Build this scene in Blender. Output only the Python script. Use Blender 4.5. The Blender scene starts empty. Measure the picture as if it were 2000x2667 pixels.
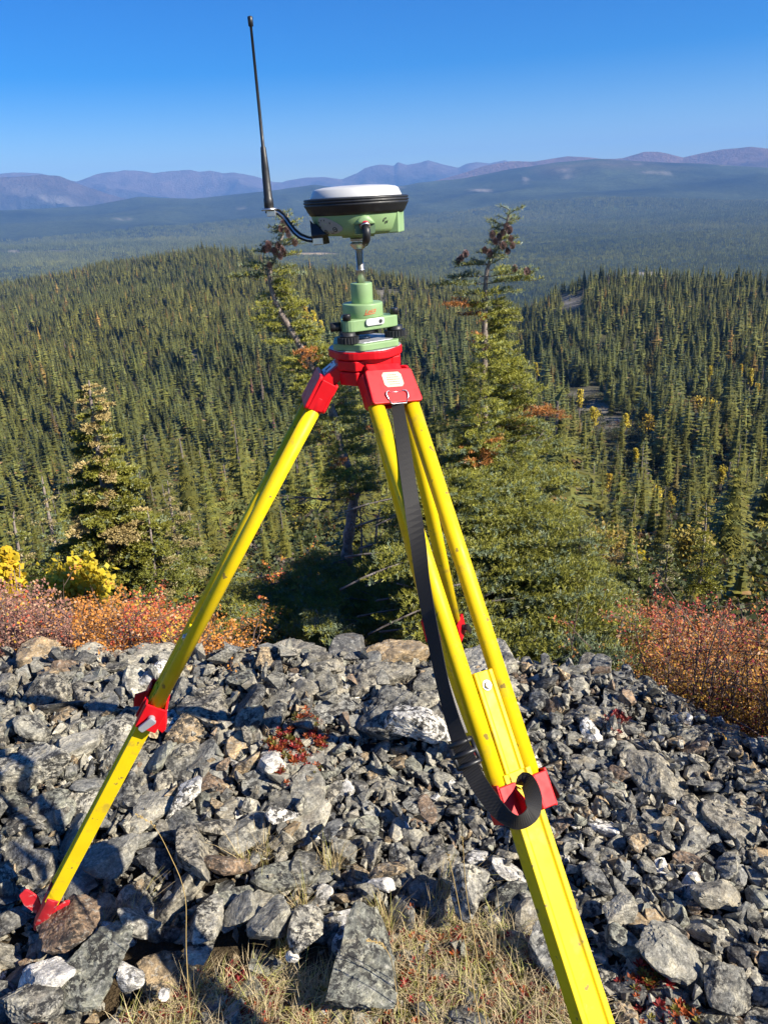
import bpy, bmesh, math, random
import numpy as np
from mathutils import Vector, Matrix, noise

SC = bpy.context.scene
COL = SC.collection
PI = math.pi
rad = math.radians

# ---------------------------------------------------------------- camera
CAM_H = 1.62
PITCH, ROLL = rad(22.1), rad(3.2)
FPX = 2004.0                                    # focal length in pixels of the 2000 x 2667 photograph
FW = np.array([0, math.cos(PITCH), -math.sin(PITCH)])
_u0 = np.cross([1.0, 0, 0], FW)
RT = math.cos(ROLL) * np.array([1.0, 0, 0]) - math.sin(ROLL) * _u0
UP = math.sin(ROLL) * np.array([1.0, 0, 0]) + math.cos(ROLL) * _u0
CP = np.array([0, 0, CAM_H])
cam = bpy.data.cameras.new('camera')
cam.sensor_fit = 'VERTICAL'; cam.sensor_height = 24.0; cam.lens = 24.0 * FPX / 2667.0
cam.clip_start = 0.05; cam.clip_end = 120000.0
camo = bpy.data.objects.new('camera', cam); COL.objects.link(camo)
camo.matrix_world = Matrix(((RT[0], UP[0], -FW[0], CP[0]), (RT[1], UP[1], -FW[1], CP[1]), (RT[2], UP[2], -FW[2], CP[2]), (0, 0, 0, 1)))
SC.camera = camo

# ---------------------------------------------------------------- sky, sun, exposure
SUN_EL = rad(34.5)
SUN_H = np.array([0.90, -0.43]); SUN_H /= np.linalg.norm(SUN_H)      # horizontal direction towards the sun: right, behind the camera
SUN_DIR = np.array([SUN_H[0] * math.cos(SUN_EL), SUN_H[1] * math.cos(SUN_EL), math.sin(SUN_EL)])
world = bpy.data.worlds.new('World'); SC.world = world; world.use_nodes = True
nt = world.node_tree; nt.nodes.clear()
sky = nt.nodes.new('ShaderNodeTexSky'); sky.sky_type = 'NISHITA'; sky.sun_disc = False
sky.sun_elevation = SUN_EL; sky.sun_rotation = math.atan2(SUN_H[0], SUN_H[1])
sky.altitude = 1100.0; sky.air_density = 1.0; sky.dust_density = 0.15; sky.ozone_density = 2.5
hs = nt.nodes.new('ShaderNodeHueSaturation'); hs.inputs['Hue'].default_value = 0.518; hs.inputs['Saturation'].default_value = 1.80
bg = nt.nodes.new('ShaderNodeBackground'); bg.inputs['Strength'].default_value = 0.066
out = nt.nodes.new('ShaderNodeOutputWorld')
nt.links.new(sky.outputs[0], hs.inputs['Color']); nt.links.new(hs.outputs[0], bg.inputs['Color']); nt.links.new(bg.outputs[0], out.inputs['Surface'])
sl = bpy.data.lights.new('sun', 'SUN'); sl.energy = 5.0; sl.angle = rad(0.53); sl.color = (1.0, 0.925, 0.79)
slo = bpy.data.objects.new('sun', sl); COL.objects.link(slo)
slo.rotation_euler = Vector(SUN_DIR).to_track_quat('Z', 'Y').to_euler(); slo.location = (6, -3, 8)
SC.view_settings.view_transform = 'Standard'; SC.view_settings.look = 'None'
SC.view_settings.exposure = 1.1; SC.view_settings.gamma = 1.0; SC.view_settings.use_curve_mapping = False
SC.render.engine = 'CYCLES'
cy = SC.cycles
cy.max_bounces = 4; cy.diffuse_bounces = 2; cy.glossy_bounces = 2; cy.transmission_bounces = 2; cy.volume_bounces = 0
cy.transparent_max_bounces = 4; cy.caustics_reflective = False; cy.caustics_refractive = False
cy.use_adaptive_sampling = False; cy.use_denoising = True; cy.denoiser = 'OPENIMAGEDENOISE'
cy.sample_clamp_indirect = 4.0

HAZE_DENSITY, HAZE_COLOR = 0.62e-4, (0.22, 0.47, 1.0)

# ---------------------------------------------------------------- picking points of the place with the photograph's view
def ray(px, py):
    return FW + (px - 1000.0) / FPX * RT + (1333.5 - py) / FPX * UP
def on_z(px, py, z):
    d = ray(px, py); return CP + d * ((z - CAM_H) / d[2])
def on_dep(px, py, dep):
    return CP + ray(px, py) * dep
def on_d(px, py, dist):                          # horizontal distance
    d = ray(px, py); return CP + d * (dist / math.hypot(d[0], d[1]))
def proj(p):
    q = np.asarray(p, float) - CP; dep = q @ FW
    return 1000 + FPX * (q @ RT) / dep, 1333.5 - FPX * (q @ UP) / dep, dep
def az_el(px, py):
    d = ray(px, py); return math.atan2(d[0], d[1]), d[2] / math.hypot(d[0], d[1])

# ---------------------------------------------------------------- mesh and object helpers
def link(o):
    COL.objects.link(o); return o
def tag(o, label=None, cat=None, group=None, kind=None):
    if label: o['label'] = label
    if cat: o['category'] = cat
    if group: o['group'] = group
    if kind: o['kind'] = kind
    return o
def thing(name, label, cat, loc=(0, 0, 0), group=None):
    o = link(bpy.data.objects.new(name, None)); o.location = [float(v) for v in loc]; o.empty_display_size = 0.05
    return tag(o, label, cat, group)
def mesh_np(name, V, F, mats=(), smooth=False, col=None, fm=None):
    """V (n,3); F (m,3) or (m,4) array, or list of index lists."""
    me = bpy.data.meshes.new(name)
    V = np.asarray(V, np.float32)
    if isinstance(F, np.ndarray):
        m, k = F.shape
        me.vertices.add(len(V)); me.vertices.foreach_set('co', V.ravel())
        me.loops.add(m * k); me.loops.foreach_set('vertex_index', F.astype(np.int32).ravel())
        me.polygons.add(m)
        me.polygons.foreach_set('loop_start', np.arange(0, m * k, k, dtype=np.int32))
        me.polygons.foreach_set('loop_total', np.full(m, k, np.int32))
        me.update(calc_edges=True)
    else:
        me.from_pydata([tuple(map(float, v)) for v in V], [], F); me.update()
    for mm in mats: me.materials.append(mm)
    if fm is not None: me.polygons.foreach_set('material_index', np.asarray(fm, np.int32))
    me.polygons.foreach_set('use_smooth', np.full(len(me.polygons), bool(smooth)))
    if col is not None:
        a = me.attributes.new('col', 'FLOAT_COLOR', 'POINT')
        c = np.ones((len(V), 4), np.float32); c[:, :3] = col
        a.data.foreach_set('color', c.ravel())
    return me
class MB:
    """collects shapes given in world space; build() links them as one mesh object"""
    def __init__(s): s.V = []; s.F = []; s.S = []
    def add(s, V, F, smooth=False):
        o = len(s.V); s.V += [tuple(map(float, v)) for v in V]
        s.F += [[i + o for i in f] for f in F]; s.S += [smooth] * len(F); return s
    def box(s, c, ax, size):
        c = np.asarray(c, float); a = [np.asarray(v, float) * sz / 2 for v, sz in zip(ax, size)]
        V = [c + i * a[0] + j * a[1] + k * a[2] for k in (-1, 1) for j in (-1, 1) for i in (-1, 1)]
        return s.add(V, [[0, 2, 3, 1], [4, 5, 7, 6], [0, 1, 5, 4], [2, 6, 7, 3], [0, 4, 6, 2], [1, 3, 7, 5]])
    def prism(s, poly, o, ex, ey, ez, depth, smooth=False):
        """polygon in the plane (ex,ey) at o, extruded by depth along ez"""
        o, ex, ey, ez = [np.asarray(v, float) for v in (o, ex, ey, ez)]
        A = [o + p[0] * ex + p[1] * ey for p in poly]; B = [v + ez * depth for v in A]; n = len(poly)
        F = [[i, (i + 1) % n, n + (i + 1) % n, n + i] for i in range(n)]
        s.add(A + B, F, smooth)
        return s.add(A + B, [list(range(n))[::-1], list(range(n, 2 * n))])
    def lathe(s, prof, o, ez, seg=32, smooth=True, a0=0.0):
        """profile [(radius, height)] turned about the axis ez through o"""
        o, ez = np.asarray(o, float), np.asarray(ez, float) / np.linalg.norm(ez)
        ex = np.cross(ez, [0, 1, 0] if abs(ez[1]) < .9 else [1, 0, 0]); ex /= np.linalg.norm(ex); ey = np.cross(ez, ex)
        V = []; F = []
        for r, h in prof:
            for i in range(seg):
                a = 2 * PI * i / seg + a0; V.append(o + ez * h + r * (math.cos(a) * ex + math.sin(a) * ey))
        for k in range(len(prof) - 1):
            for i in range(seg):
                j = (i + 1) % seg; F.append([k * seg + i, k * seg + j, (k + 1) * seg + j, (k + 1) * seg + i])
        s.add(V, F, smooth)
        if prof[0][0] > 1e-6: s.add(V[:seg], [list(range(seg))[::-1]])
        if prof[-1][0] > 1e-6: s.add(V[-seg:], [list(range(seg))])
        return s
    def tube(s, pts, r, seg=10, flat=1.0, up=(0, 0, 1), cap=True):
        pts = [np.asarray(p, float) for p in pts]; n = len(pts)
        r = r if hasattr(r, '__len__') else [r] * n
        V = []; F = []; prev = None
        for i, p in enumerate(pts):
            t = pts[min(i + 1, n - 1)] - pts[max(i - 1, 0)]; t /= np.linalg.norm(t) + 1e-12
            if prev is None:
                u = np.asarray(up, float)
                if abs(u @ t) > .95: u = np.array([1.0, 0, 0])
            else: u = prev
            a = u - t * (u @ t); a /= np.linalg.norm(a); prev = a; b = np.cross(t, a)
            for k in range(seg):
                q = 2 * PI * k / seg; V.append(p + r[i] * (math.cos(q) * a + math.sin(q) * b * flat))
        for i in range(n - 1):
            for k in range(seg):
                j = (k + 1) % seg; F.append([i * seg + k, i * seg + j, (i + 1) * seg + j, (i + 1) * seg + k])
        s.add(V, F, True)
        if cap: s.add(V[:seg], [list(range(seg))[::-1]]); s.add(V[-seg:], [list(range(seg))])
        return s
    def build(s, name, mat, parent=None, bevel=0.0, seg=2, label=None):
        base = np.array(parent_base(parent)) if parent is not None else np.zeros(3)
        me = bpy.data.meshes.new(name)
        me.from_pydata([tuple(np.asarray(v) - base) for v in s.V], [], s.F); me.update()
        me.polygons.foreach_set('use_smooth', s.S)
        bm = bmesh.new(); bm.from_mesh(me); bmesh.ops.remove_doubles(bm, verts=bm.verts, dist=2e-6)
        bmesh.ops.recalc_face_normals(bm, faces=bm.faces)
        bm.to_mesh(me); bm.free()
        me.materials.append(mat)
        o = link(bpy.data.objects.new(name, me))
        if parent is not None: o.parent = parent
        if bevel:
            b = o.modifiers.new('bevel', 'BEVEL'); b.width = bevel; b.segments = seg; b.limit_method = 'ANGLE'; b.angle_limit = rad(35); b.harden_normals = False
        if label: o['label'] = label
        return o
def parent_base(p):
    l = np.zeros(3)
    while p is not None: l = l + np.array(p.location); p = p.parent
    return l
def unit(v): v = np.asarray(v, float); return v / np.linalg.norm(v)
def add_mesh(name, me, parent=None, loc=None, rot=None, scale=None):
    o = link(bpy.data.objects.new(name, me))
    if parent is not None: o.parent = parent
    if loc is not None: o.location = [float(v) for v in loc]
    if rot is not None: o.rotation_euler = [float(v) for v in rot]
    if scale is not None: o.scale = [float(v) for v in (scale if hasattr(scale, '__len__') else (scale,) * 3)]
    return o

# ---------------------------------------------------------------- materials
class NT:
    def __init__(s, name):
        s.m = bpy.data.materials.new(name); s.m.use_nodes = True; s.t = s.m.node_tree; s.t.nodes.clear()
        s.o = s.t.nodes.new('ShaderNodeOutputMaterial')
    def n(s, typ, **kw):
        nd = s.t.nodes.new(typ)
        for k, v in kw.items():
            if k.startswith('i_'):
                key = k[2:]; key = int(key) if key.isdigit() else key.replace('_', ' ')
                nd.inputs[key].default_value = v
            else: setattr(nd, k, v)
        return nd
    def l(s, a, b): s.t.links.new(a, b)
    def ramp(s, fac, stops, interp='LINEAR'):
        r = s.n('ShaderNodeValToRGB'); r.color_ramp.interpolation = interp
        e = r.color_ramp.elements
        while len(e) < len(stops): e.new(0.5)
        for el, (p, c) in zip(e, stops):
            el.position = p; el.color = (c, c, c, 1) if not hasattr(c, '__len__') else (*c[:3], 1)
        s.l(fac, r.inputs[0]); return r.outputs[0]
    def mix(s, fac, a, b, mode='MIX'):
        x = s.n('ShaderNodeMix', data_type='RGBA', blend_type=mode)
        for sock, v in ((x.inputs[0], fac), (x.inputs[6], a), (x.inputs[7], b)):
            if hasattr(v, 'is_output'): s.l(v, sock)
            elif hasattr(v, '__len__'): sock.default_value = (*v[:3], 1)
            else: sock.default_value = v
        return x.outputs[2]
    def math(s, op, a, b=0.0, clamp=False):
        x = s.n('ShaderNodeMath', operation=op); x.use_clamp = clamp
        for sock, v in ((x.inputs[0], a), (x.inputs[1], b)):
            if hasattr(v, 'is_output'): s.l(v, sock)
            else: sock.default_value = v
        return x.outputs[0]
    def noise(s, vec, scale, detail=3.0, rough=0.55, dist=0.0):
        x = s.n('ShaderNodeTexNoise'); x.inputs['Scale'].default_value = scale; x.inputs['Detail'].default_value = detail
        x.inputs['Roughness'].default_value = rough; x.inputs['Distortion'].default_value = dist
        if vec is not None: s.l(vec, x.inputs['Vector'])
        return x.outputs[0]
    def bump(s, h, strength, dist):
        b = s.n('ShaderNodeBump'); b.inputs['Strength'].default_value = strength; b.inputs['Distance'].default_value = dist
        s.l(h, b.inputs['Height']); return b.outputs[0]
    def bsdf(s, color, rough=0.6, metal=0.0, normal=None, spec=None):
        p = s.n('ShaderNodeBsdfPrincipled')
        for key, v in (('Base Color', color), ('Roughness', rough), ('Metallic', metal), ('Normal', normal), ('Specular IOR Level', spec)):
            if v is None: continue
            if hasattr(v, 'is_output'): s.l(v, p.inputs[key])
            elif hasattr(v, '__len__'): p.inputs[key].default_value = (*v[:3], 1)
            else: p.inputs[key].default_value = v
        s.l(p.outputs[0], s.o.inputs['Surface']); return p
def paint(name, c, rough=0.42, dirt=None, amount=0.5, scale=30.0, metal=0.0, bump=0.0, spec=None, wear=None):
    t = NT(name); co = t.n('ShaderNodeTexCoord').outputs['Object']
    v = t.noise(co, scale, 4.0)
    k = t.ramp(v, [(0.35, tuple(x * 0.9 for x in c)), (0.65, c)])
    if dirt is not None:
        d = t.ramp(t.noise(co, scale * 1.7, 5.0, 0.65), [(0.56, 0.0), (0.70, amount)])
        k = t.mix(d, k, dirt)
    if wear is not None:
        d = t.ramp(t.noise(co, scale * 4.0, 3.0, 0.5), [(0.665, 0.0), (0.70, 0.85)])
        k = t.mix(d, k, wear)
    r = t.ramp(t.noise(co, scale * 2.3, 3.0), [(0.3, rough * 0.8), (0.7, min(1.0, rough * 1.25))])
    nb = t.bump(t.noise(co, scale * 12, 2.0), bump, 0.001) if bump else None
    t.bsdf(k, r, metal, nb, spec); return t.m
# ================================================================ materials of the place
def leaf_mat(name, trans=0.25, inst=False, rough=0.55, var=0.12):
    t = NT(name)
    c = t.n('ShaderNodeAttribute', attribute_name='col').outputs['Color']
    oi = t.n('ShaderNodeObjectInfo')
    if inst: c = t.mix(1.0, c, t.n('ShaderNodeAttribute', attribute_name='tint', attribute_type='INSTANCER').outputs['Color'], 'MULTIPLY')
    else: c = t.mix(1.0, c, oi.outputs['Color'], 'MULTIPLY')
    hv = t.n('ShaderNodeHueSaturation'); t.l(c, hv.inputs['Color'])
    t.l(t.math('ADD', t.math('MULTIPLY', oi.outputs['Random'], 2 * var), 1.0 - var), hv.inputs['Value'])
    c = hv.outputs[0]
    p = t.bsdf(c, rough, 0.0, None, 0.3)
    if trans:
        tr = t.n('ShaderNodeBsdfTranslucent'); t.l(c, tr.inputs['Color'])
        mx = t.n('ShaderNodeMixShader'); mx.inputs[0].default_value = trans
        t.l(p.outputs[0], mx.inputs[1]); t.l(tr.outputs[0], mx.inputs[2]); t.l(mx.outputs[0], t.o.inputs['Surface'])
    return t.m
def rock_mat(name, src='object', dark=0.5, scale=1.0, pale=0.35, rust=0.3):
    """fractured greenstone: foliated grey, black lichen spots, pale lichen crust, rust stains"""
    t = NT(name)
    oi = t.n('ShaderNodeObjectInfo')
    if src == 'object':
        co = t.n('ShaderNodeNewGeometry').outputs['Position']; base = oi.outputs['Color']
        off = t.n('ShaderNodeVectorMath', operation='SCALE'); off.inputs['Scale'].default_value = 37.0
        cmb = t.n('ShaderNodeCombineXYZ')
        for k in range(3): t.l(oi.outputs['Random'], cmb.inputs[k])
        t.l(cmb.outputs[0], off.inputs[0])
        ad = t.n('ShaderNodeVectorMath', operation='ADD'); t.l(co, ad.inputs[0]); t.l(off.outputs[0], ad.inputs[1])
        co = ad.outputs[0]; rnd = oi.outputs['Random']
    elif src == 'inst':
        co = t.n('ShaderNodeNewGeometry').outputs['Position']
        base = t.n('ShaderNodeAttribute', attribute_name='tint', attribute_type='INSTANCER').outputs['Color']; rnd = oi.outputs['Random']
    else:
        co = t.n('ShaderNodeNewGeometry').outputs['Position']
        base = t.n('ShaderNodeAttribute', attribute_name='col').outputs['Color']; rnd = None
    s = scale
    n1 = t.noise(co, 2.2 * s, 6.0, 0.62, 0.6)
    c = t.mix(1.0, base, t.ramp(n1, [(0.30, (0.42, 0.43, 0.44)), (0.5, (1.18, 1.15, 1.10)), (0.70, (2.0, 1.88, 1.62))]), 'MULTIPLY')
    # foliation: thin stretched streaks
    mp = t.n('ShaderNodeMapping'); mp.inputs['Scale'].default_value = (1.0, 1.0, 7.0); mp.inputs['Rotation'].default_value = (0.5, 0.3, 0)
    t.l(co, mp.inputs['Vector'])
    n2 = t.noise(mp.outputs[0], 2.6 * s, 4.0, 0.6, 0.8)
    c = t.mix(0.55, c, t.mix(1.0, c, t.ramp(n2, [(0.35, 0.55), (0.6, 1.3)]), 'MULTIPLY'))
    # pale crust and quartz veins
    n3 = t.noise(co, 5.5 * s, 5.0, 0.7, 0.4)
    c = t.mix(t.ramp(n3, [(0.545, 0.0), (0.61, pale)]), c, (0.45, 0.43, 0.37))
    # rust
    n4 = t.noise(co, 1.5 * s, 4.0, 0.6, 1.0)
    c = t.mix(t.ramp(n4, [(0.56, 0.0), (0.70, rust)]), c, (0.25, 0.165, 0.085))
    c = t.mix(1.0, c, t.ramp(t.noise(co, 13.0 * s, 4.0, 0.7, 0.5), [(0.32, 0.62), (0.5, 1.0), (0.66, 1.35)]), 'MULTIPLY')
    # black lichen: round spots joined into patches
    vo = t.n('ShaderNodeTexVoronoi'); vo.inputs['Scale'].default_value = 4.2 * s
    wv = t.mix(0.12, co, t.n('ShaderNodeTexNoise', i_Scale=7.0 * s).outputs['Color'])
    t.l(wv, vo.inputs['Vector'])
    spots = t.ramp(vo.outputs['Distance'], [(0.26, 1.0), (0.33, 0.0)])
    where = t.ramp(t.noise(co, 1.7 * s, 3.0, 0.55), [(0.44, 0.0), (0.52, 1.0)])
    n5 = t.math('MULTIPLY', t.ramp(t.noise(co, 4.6 * s, 7.0, 0.74, 0.3), [(0.475, 0.0), (0.52, 1.0)]), t.ramp(t.noise(co, 1.3 * s, 3.0, 0.6), [(0.40, 0.1), (0.52, 1.0)]))
    m = t.math('MULTIPLY', t.math('MAXIMUM', t.math('MULTIPLY', spots, where), n5), dark)
    if rnd is not None: m = t.math('MULTIPLY', m, t.ramp(t.math('FRACT', t.math('MULTIPLY', rnd, 13.7)), [(0.10, 0.25), (0.5, 1.0)]))
    c = t.mix(m, c, (0.022, 0.021, 0.020))
    h = t.math('ADD', t.math('MULTIPLY', n1, 0.7), t.math('ADD', t.math('MULTIPLY', n2, 0.6), t.math('MULTIPLY', t.noise(co, 16.0 * s, 5.0, 0.7), 0.35)))
    nb = t.bump(h, 0.9, 0.010 if src == 'object' else 0.005)
    t.bsdf(c, t.ramp(n1, [(0.3, 0.55), (0.7, 0.85)]), 0.0, nb, 0.35)
    return t.m
M_NEEDLE = leaf_mat('fir_needles', 0.16, rough=0.42)
M_CROWN = leaf_mat('conifer_crown', 0.10)
M_CROWN_I = leaf_mat('conifer_crown_far', 0.10, inst=True)
M_LEAF = leaf_mat('autumn_leaves', 0.35)
M_STRAW = leaf_mat('dry_grass_blades', 0.25, rough=0.7)
M_ROCK = rock_mat('rock', 'object', 0.95, 13.0, 0.55, 0.22)
M_GRAVEL = rock_mat('gravel', 'inst', 0.85, 24.0, 0.5, 0.25)
M_STONES = rock_mat('loose_stone', 'inst', 0.95, 14.0, 0.55, 0.22)
def bark_mat():
    t = NT('bark'); co = t.n('ShaderNodeNewGeometry').outputs['Position']
    n = t.noise(co, 28.0, 6.0, 0.7, 0.4)
    oi = t.n('ShaderNodeObjectInfo')
    c = t.mix(1.0, t.ramp(n, [(0.3, (0.07, 0.058, 0.05)), (0.55, (0.20, 0.17, 0.15)), (0.75, (0.36, 0.33, 0.31))]), oi.outputs['Color'], 'MULTIPLY')
    t.bsdf(c, 0.85, 0, t.bump(n, 0.8, 0.01), 0.2); return t.m
M_BARK = bark_mat()

# ================================================================ the lie of the land
EDGE_PX = [(-500, 1640), (0, 1722), (250, 1742), (520, 1755), (800, 1765), (1100, 1772), (1400, 1800), (1560, 1815), (1700, 1860), (1800, 1915), (1900, 1965), (2000, 2010), (2200, 2110)]
_e = [on_z(x, y, 0.0) for x, y in EDGE_PX]
EDGE_AZ = np.array([math.atan2(p[0], p[1]) for p in _e]); EDGE_D = np.array([math.hypot(p[0], p[1]) for p in _e])
EDGE_AZ = np.concatenate(([-PI, -1.6, -0.9], EDGE_AZ, [0.95, 1.6, PI])); EDGE_D = np.concatenate(([7.0, 5.0, 3.6], EDGE_D, [1.75, 3.2, 7.0]))
_rs = np.random.RandomState(5)
_wv = [(_rs.uniform(1.2, 7), _rs.uniform(0, 2 * PI), _rs.uniform(0, 2 * PI)) for _ in range(12)]
def undul(x, y):
    z = 0.0
    for k, a, p in _wv: z = z + np.sin(k * (x * math.cos(a) + y * math.sin(a)) + p) * (0.028 / k)
    return z
def near_z(x, y):
    x = np.asarray(x, float); y = np.asarray(y, float)
    d = np.hypot(x, y); e = np.interp(np.arctan2(x, y), EDGE_AZ, EDGE_D)
    s = np.maximum(d - e, 0.0)
    z = undul(x, y) * np.clip(1.6 - s * 0.1, 0.3, 1.6)
    z = z - 0.47 * s - 0.30 * (1 - np.exp(-(s / 0.6) ** 1.3))
    return z - 0.05 * np.clip(y - 2.0, 0, 1.0) * 0
D0 = 30.0
def prof(pts):
    q = sorted(az_el(x, y) for x, y in pts)
    return np.array([a for a, e in q]), np.array([e for a, e in q])
CREST = prof([(-300, 748), (0, 735), (150, 715), (300, 680), (420, 655), (518, 647), (600, 650), (690, 665), (800, 690), (960, 712), (1150, 735), (1310, 775), (1365, 792), (1400, 775), (1450, 745), (1555, 715), (1690, 720), (1810, 724), (2000, 720), (2300, 720)])
def crest_d(az): return np.interp(np.degrees(az), [-26, -14, -6, 3, 9, 11, 30], [1500, 1350, 1050, 850, 820, 700, 680])
def mid_z(az, d):
    """arrays of equal shape; the slope below the hilltop, the wooded basin and the two wooded ridges"""
    az = np.asarray(az, float); d = np.asarray(d, float)
    dc = crest_d(az); zc = CAM_H + dc * np.interp(az, *CREST) - 9.0
    z0 = near_z(D0 * np.sin(az), D0 * np.cos(az))
    ks = [np.full_like(d, D0), np.full_like(d, 140.0), np.full_like(d, 300.0), 0.62 * dc, 0.85 * dc, dc, 1.25 * dc, 1.7 * dc, 2.6 * dc]
    zmid = zc * 0.62 + -86.0 * 0.38
    zs = [z0, z0 * 0 - 59.0, z0 * 0 - 77.0, np.minimum(zmid, -78.0), zc - 3.0, zc, zc - 40.0, z0 * 0 - 245.0, z0 * 0 - 330.0]
    z = zs[-1].copy()
    for k in range(len(ks) - 2, -1, -1):
        t = np.clip((d - ks[k]) / (ks[k + 1] - ks[k]), 0, 1)
        t2 = t if k < 2 else t * t * (3 - 2 * t) * 0.5 + t * 0.5
        z = np.where(d < ks[k + 1], zs[k] + (zs[k + 1] - zs[k]) * t2, z)
    u = d * np.sin(az); v = d * np.cos(az)
    w = np.clip((d - D0) / 120.0, 0, 1)
    return z + w * (2.6 * np.sin(u / 37 + 1.3) * np.sin(v / 51) + 1.4 * np.sin(u / 17 + v / 23) + 3.0 * np.sin(u / 90 - v / 70 + 2))
def polar(name, azs, ds, zf, mats, colf=None, smooth=True, kind='structure'):
    A, D = np.meshgrid(azs, ds); Z = zf(A, D)
    V = np.stack([D * np.sin(A), D * np.cos(A), Z], -1).reshape(-1, 3)
    n, m = len(ds), len(azs)
    i = np.arange(n - 1)[:, None] * m + np.arange(m - 1)[None, :]
    F = np.stack([i, i + m, i + m + 1, i + 1], -1).reshape(-1, 4)[:, ::-1]
    c = None if colf is None else colf(A, D, Z).reshape(-1, 3)
    o = add_mesh(name, mesh_np(name, V, F, mats, smooth, c)); tag(o, kind=kind); return o
def fbm(x, y, seed, octs=5, lac=2.05, gain=0.5):
    rs = np.random.RandomState(seed); z = 0; a = 1.0; f = 1.0; tot = 0
    for _ in range(octs):
        s = 0
        for k in range(4):
            th = rs.uniform(0, 2 * PI); ph = rs.uniform(0, 2 * PI); q = rs.uniform(0.7, 1.4)
            s = s + np.sin(f * q * (x * math.cos(th) + y * math.sin(th)) + ph + 1.3 * np.sin(f * 0.6 * (x * math.sin(th + 1) + y * math.cos(th)) + ph * 2))
        z = z + a * s / 4; tot += a; a *= gain; f *= lac
    return z / tot
def lerp3(a, b, t): return np.asarray(a) * (1 - t[..., None]) + np.asarray(b) * t[..., None]

def ground_mat(name, bumpd, nscale):
    t = NT(name); co = t.n('ShaderNodeNewGeometry').outputs['Position']
    c = t.n('ShaderNodeAttribute', attribute_name='col').outputs['Color']
    n = t.noise(co, nscale, 6.0, 0.65); n2 = t.noise(co, nscale * 6.5, 4.0, 0.65)
    c = t.mix(1.0, c, t.ramp(n, [(0.3, 0.6), (0.7, 1.35)]), 'MULTIPLY')
    c = t.mix(1.0, c, t.ramp(n2, [(0.3, 0.75), (0.7, 1.25)]), 'MULTIPLY')
    t.bsdf(c, 0.95, 0, t.bump(t.math('ADD', n, n2), 0.9, bumpd), 0.1); return t.m
M_SOIL = ground_mat('hilltop_soil', 0.02, 18.0)
M_FLOOR = ground_mat('forest_floor', 0.6, 0.25)
M_FAR = ground_mat('far_forest', 14.0, 0.02)
M_MOUNT = ground_mat('bare_mountain', 60.0, 0.004)

# the rocky hilltop and the first of the slope, all round
def soil_col(A, D, Z):
    x = D * np.sin(A); y = D * np.cos(A)
    t = np.clip(0.5 + 0.6 * fbm(x * 2.5, y * 2.5, 3), 0, 1)
    e = np.interp(A, EDGE_AZ, EDGE_D); veg = np.clip((D - e - 0.15) / 0.5, 0, 1)[..., None]
    near = np.clip((1.62 - y) / 0.35, 0, 1) * np.clip(1 - (x - 0.15) / 0.25, 0, 1)
    g = lerp3((0.022, 0.020, 0.017), (0.05, 0.046, 0.040), t)  # soil darkened: deep shadow between the rocks is put into its colour
    g = g * (1 - near[..., None]) + lerp3((0.06, 0.045, 0.03), (0.14, 0.10, 0.055), t) * near[..., None]
    return g * (1 - veg) + lerp3((0.045, 0.055, 0.018), (0.12, 0.10, 0.035), np.clip(0.5 + 0.9 * fbm(x * .9, y * .9, 4), 0, 1)) * veg
azs = np.concatenate([np.linspace(-PI, -0.75, 60, endpoint=False), np.linspace(-0.75, 0.75, 170, endpoint=False), np.linspace(0.75, PI, 61)])
ds = np.concatenate([[0.02, 0.2, 0.4, 0.6, 0.75], np.geomspace(0.85, D0, 130)])
polar('ground', azs, ds, lambda A, D: near_z(D * np.sin(A), D * np.cos(A)), [M_SOIL], soil_col)

# pale rock and sand showing between the trees: pixel of the middle, half sizes (ground distance follows)
BARE = [(1500, 1015, 55, 18), (1560, 1065, 60, 22), (1610, 1100, 75, 26), (1470, 985, 30, 14), (1760, 1060, 40, 16), (1690, 1000, 40, 14), (1500, 1110, 40, 14), (1830, 1085, 45, 20),
        (505, 925, 36, 16), (1490, 785, 46, 26), (1010, 765, 40, 18), (985, 790, 26, 14), (1550, 720, 40, 6), (1625, 1300, 40, 14), (1680, 990, 20, 10)]
def px_of(A, D, Z):
    q = np.stack([D * np.sin(A), D * np.cos(A), Z - CAM_H], -1); dep = np.maximum(q @ FW, 1e-3)
    return 1000 + FPX * (q @ RT) / dep, 1333.5 - FPX * (q @ UP) / dep
def bare_mask(A, D, Z):
    X, Y = px_of(A, D, Z); m = np.zeros_like(X)
    for x, y, a, b in BARE: m = np.maximum(m, np.clip(1.5 - 1.2 * np.sqrt(((X - x) / a) ** 2 + ((Y - y) / b) ** 2), 0, 1))
    return m
def floor_col(A, D, Z):
    x = D * np.sin(A); y = D * np.cos(A)
    n = np.clip(0.5 + 0.9 * fbm(x / 9, y / 9, 8), 0, 1)
    g = lerp3((0.035, 0.040, 0.018), (0.085, 0.072, 0.035), n)
    b = bare_mask(A, D, Z) * np.clip(0.6 + fbm(x / 5, y / 5, 18), 0, 1)
    return g * (1 - b[..., None]) + np.array([0.34, 0.30, 0.25]) * b[..., None]
mid_az = np.linspace(-0.80, 0.80, 190)
mid_d = np.geomspace(D0, 2300, 150)
polar('hillside', mid_az, mid_d, mid_z, [M_FLOOR], floor_col)

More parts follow.
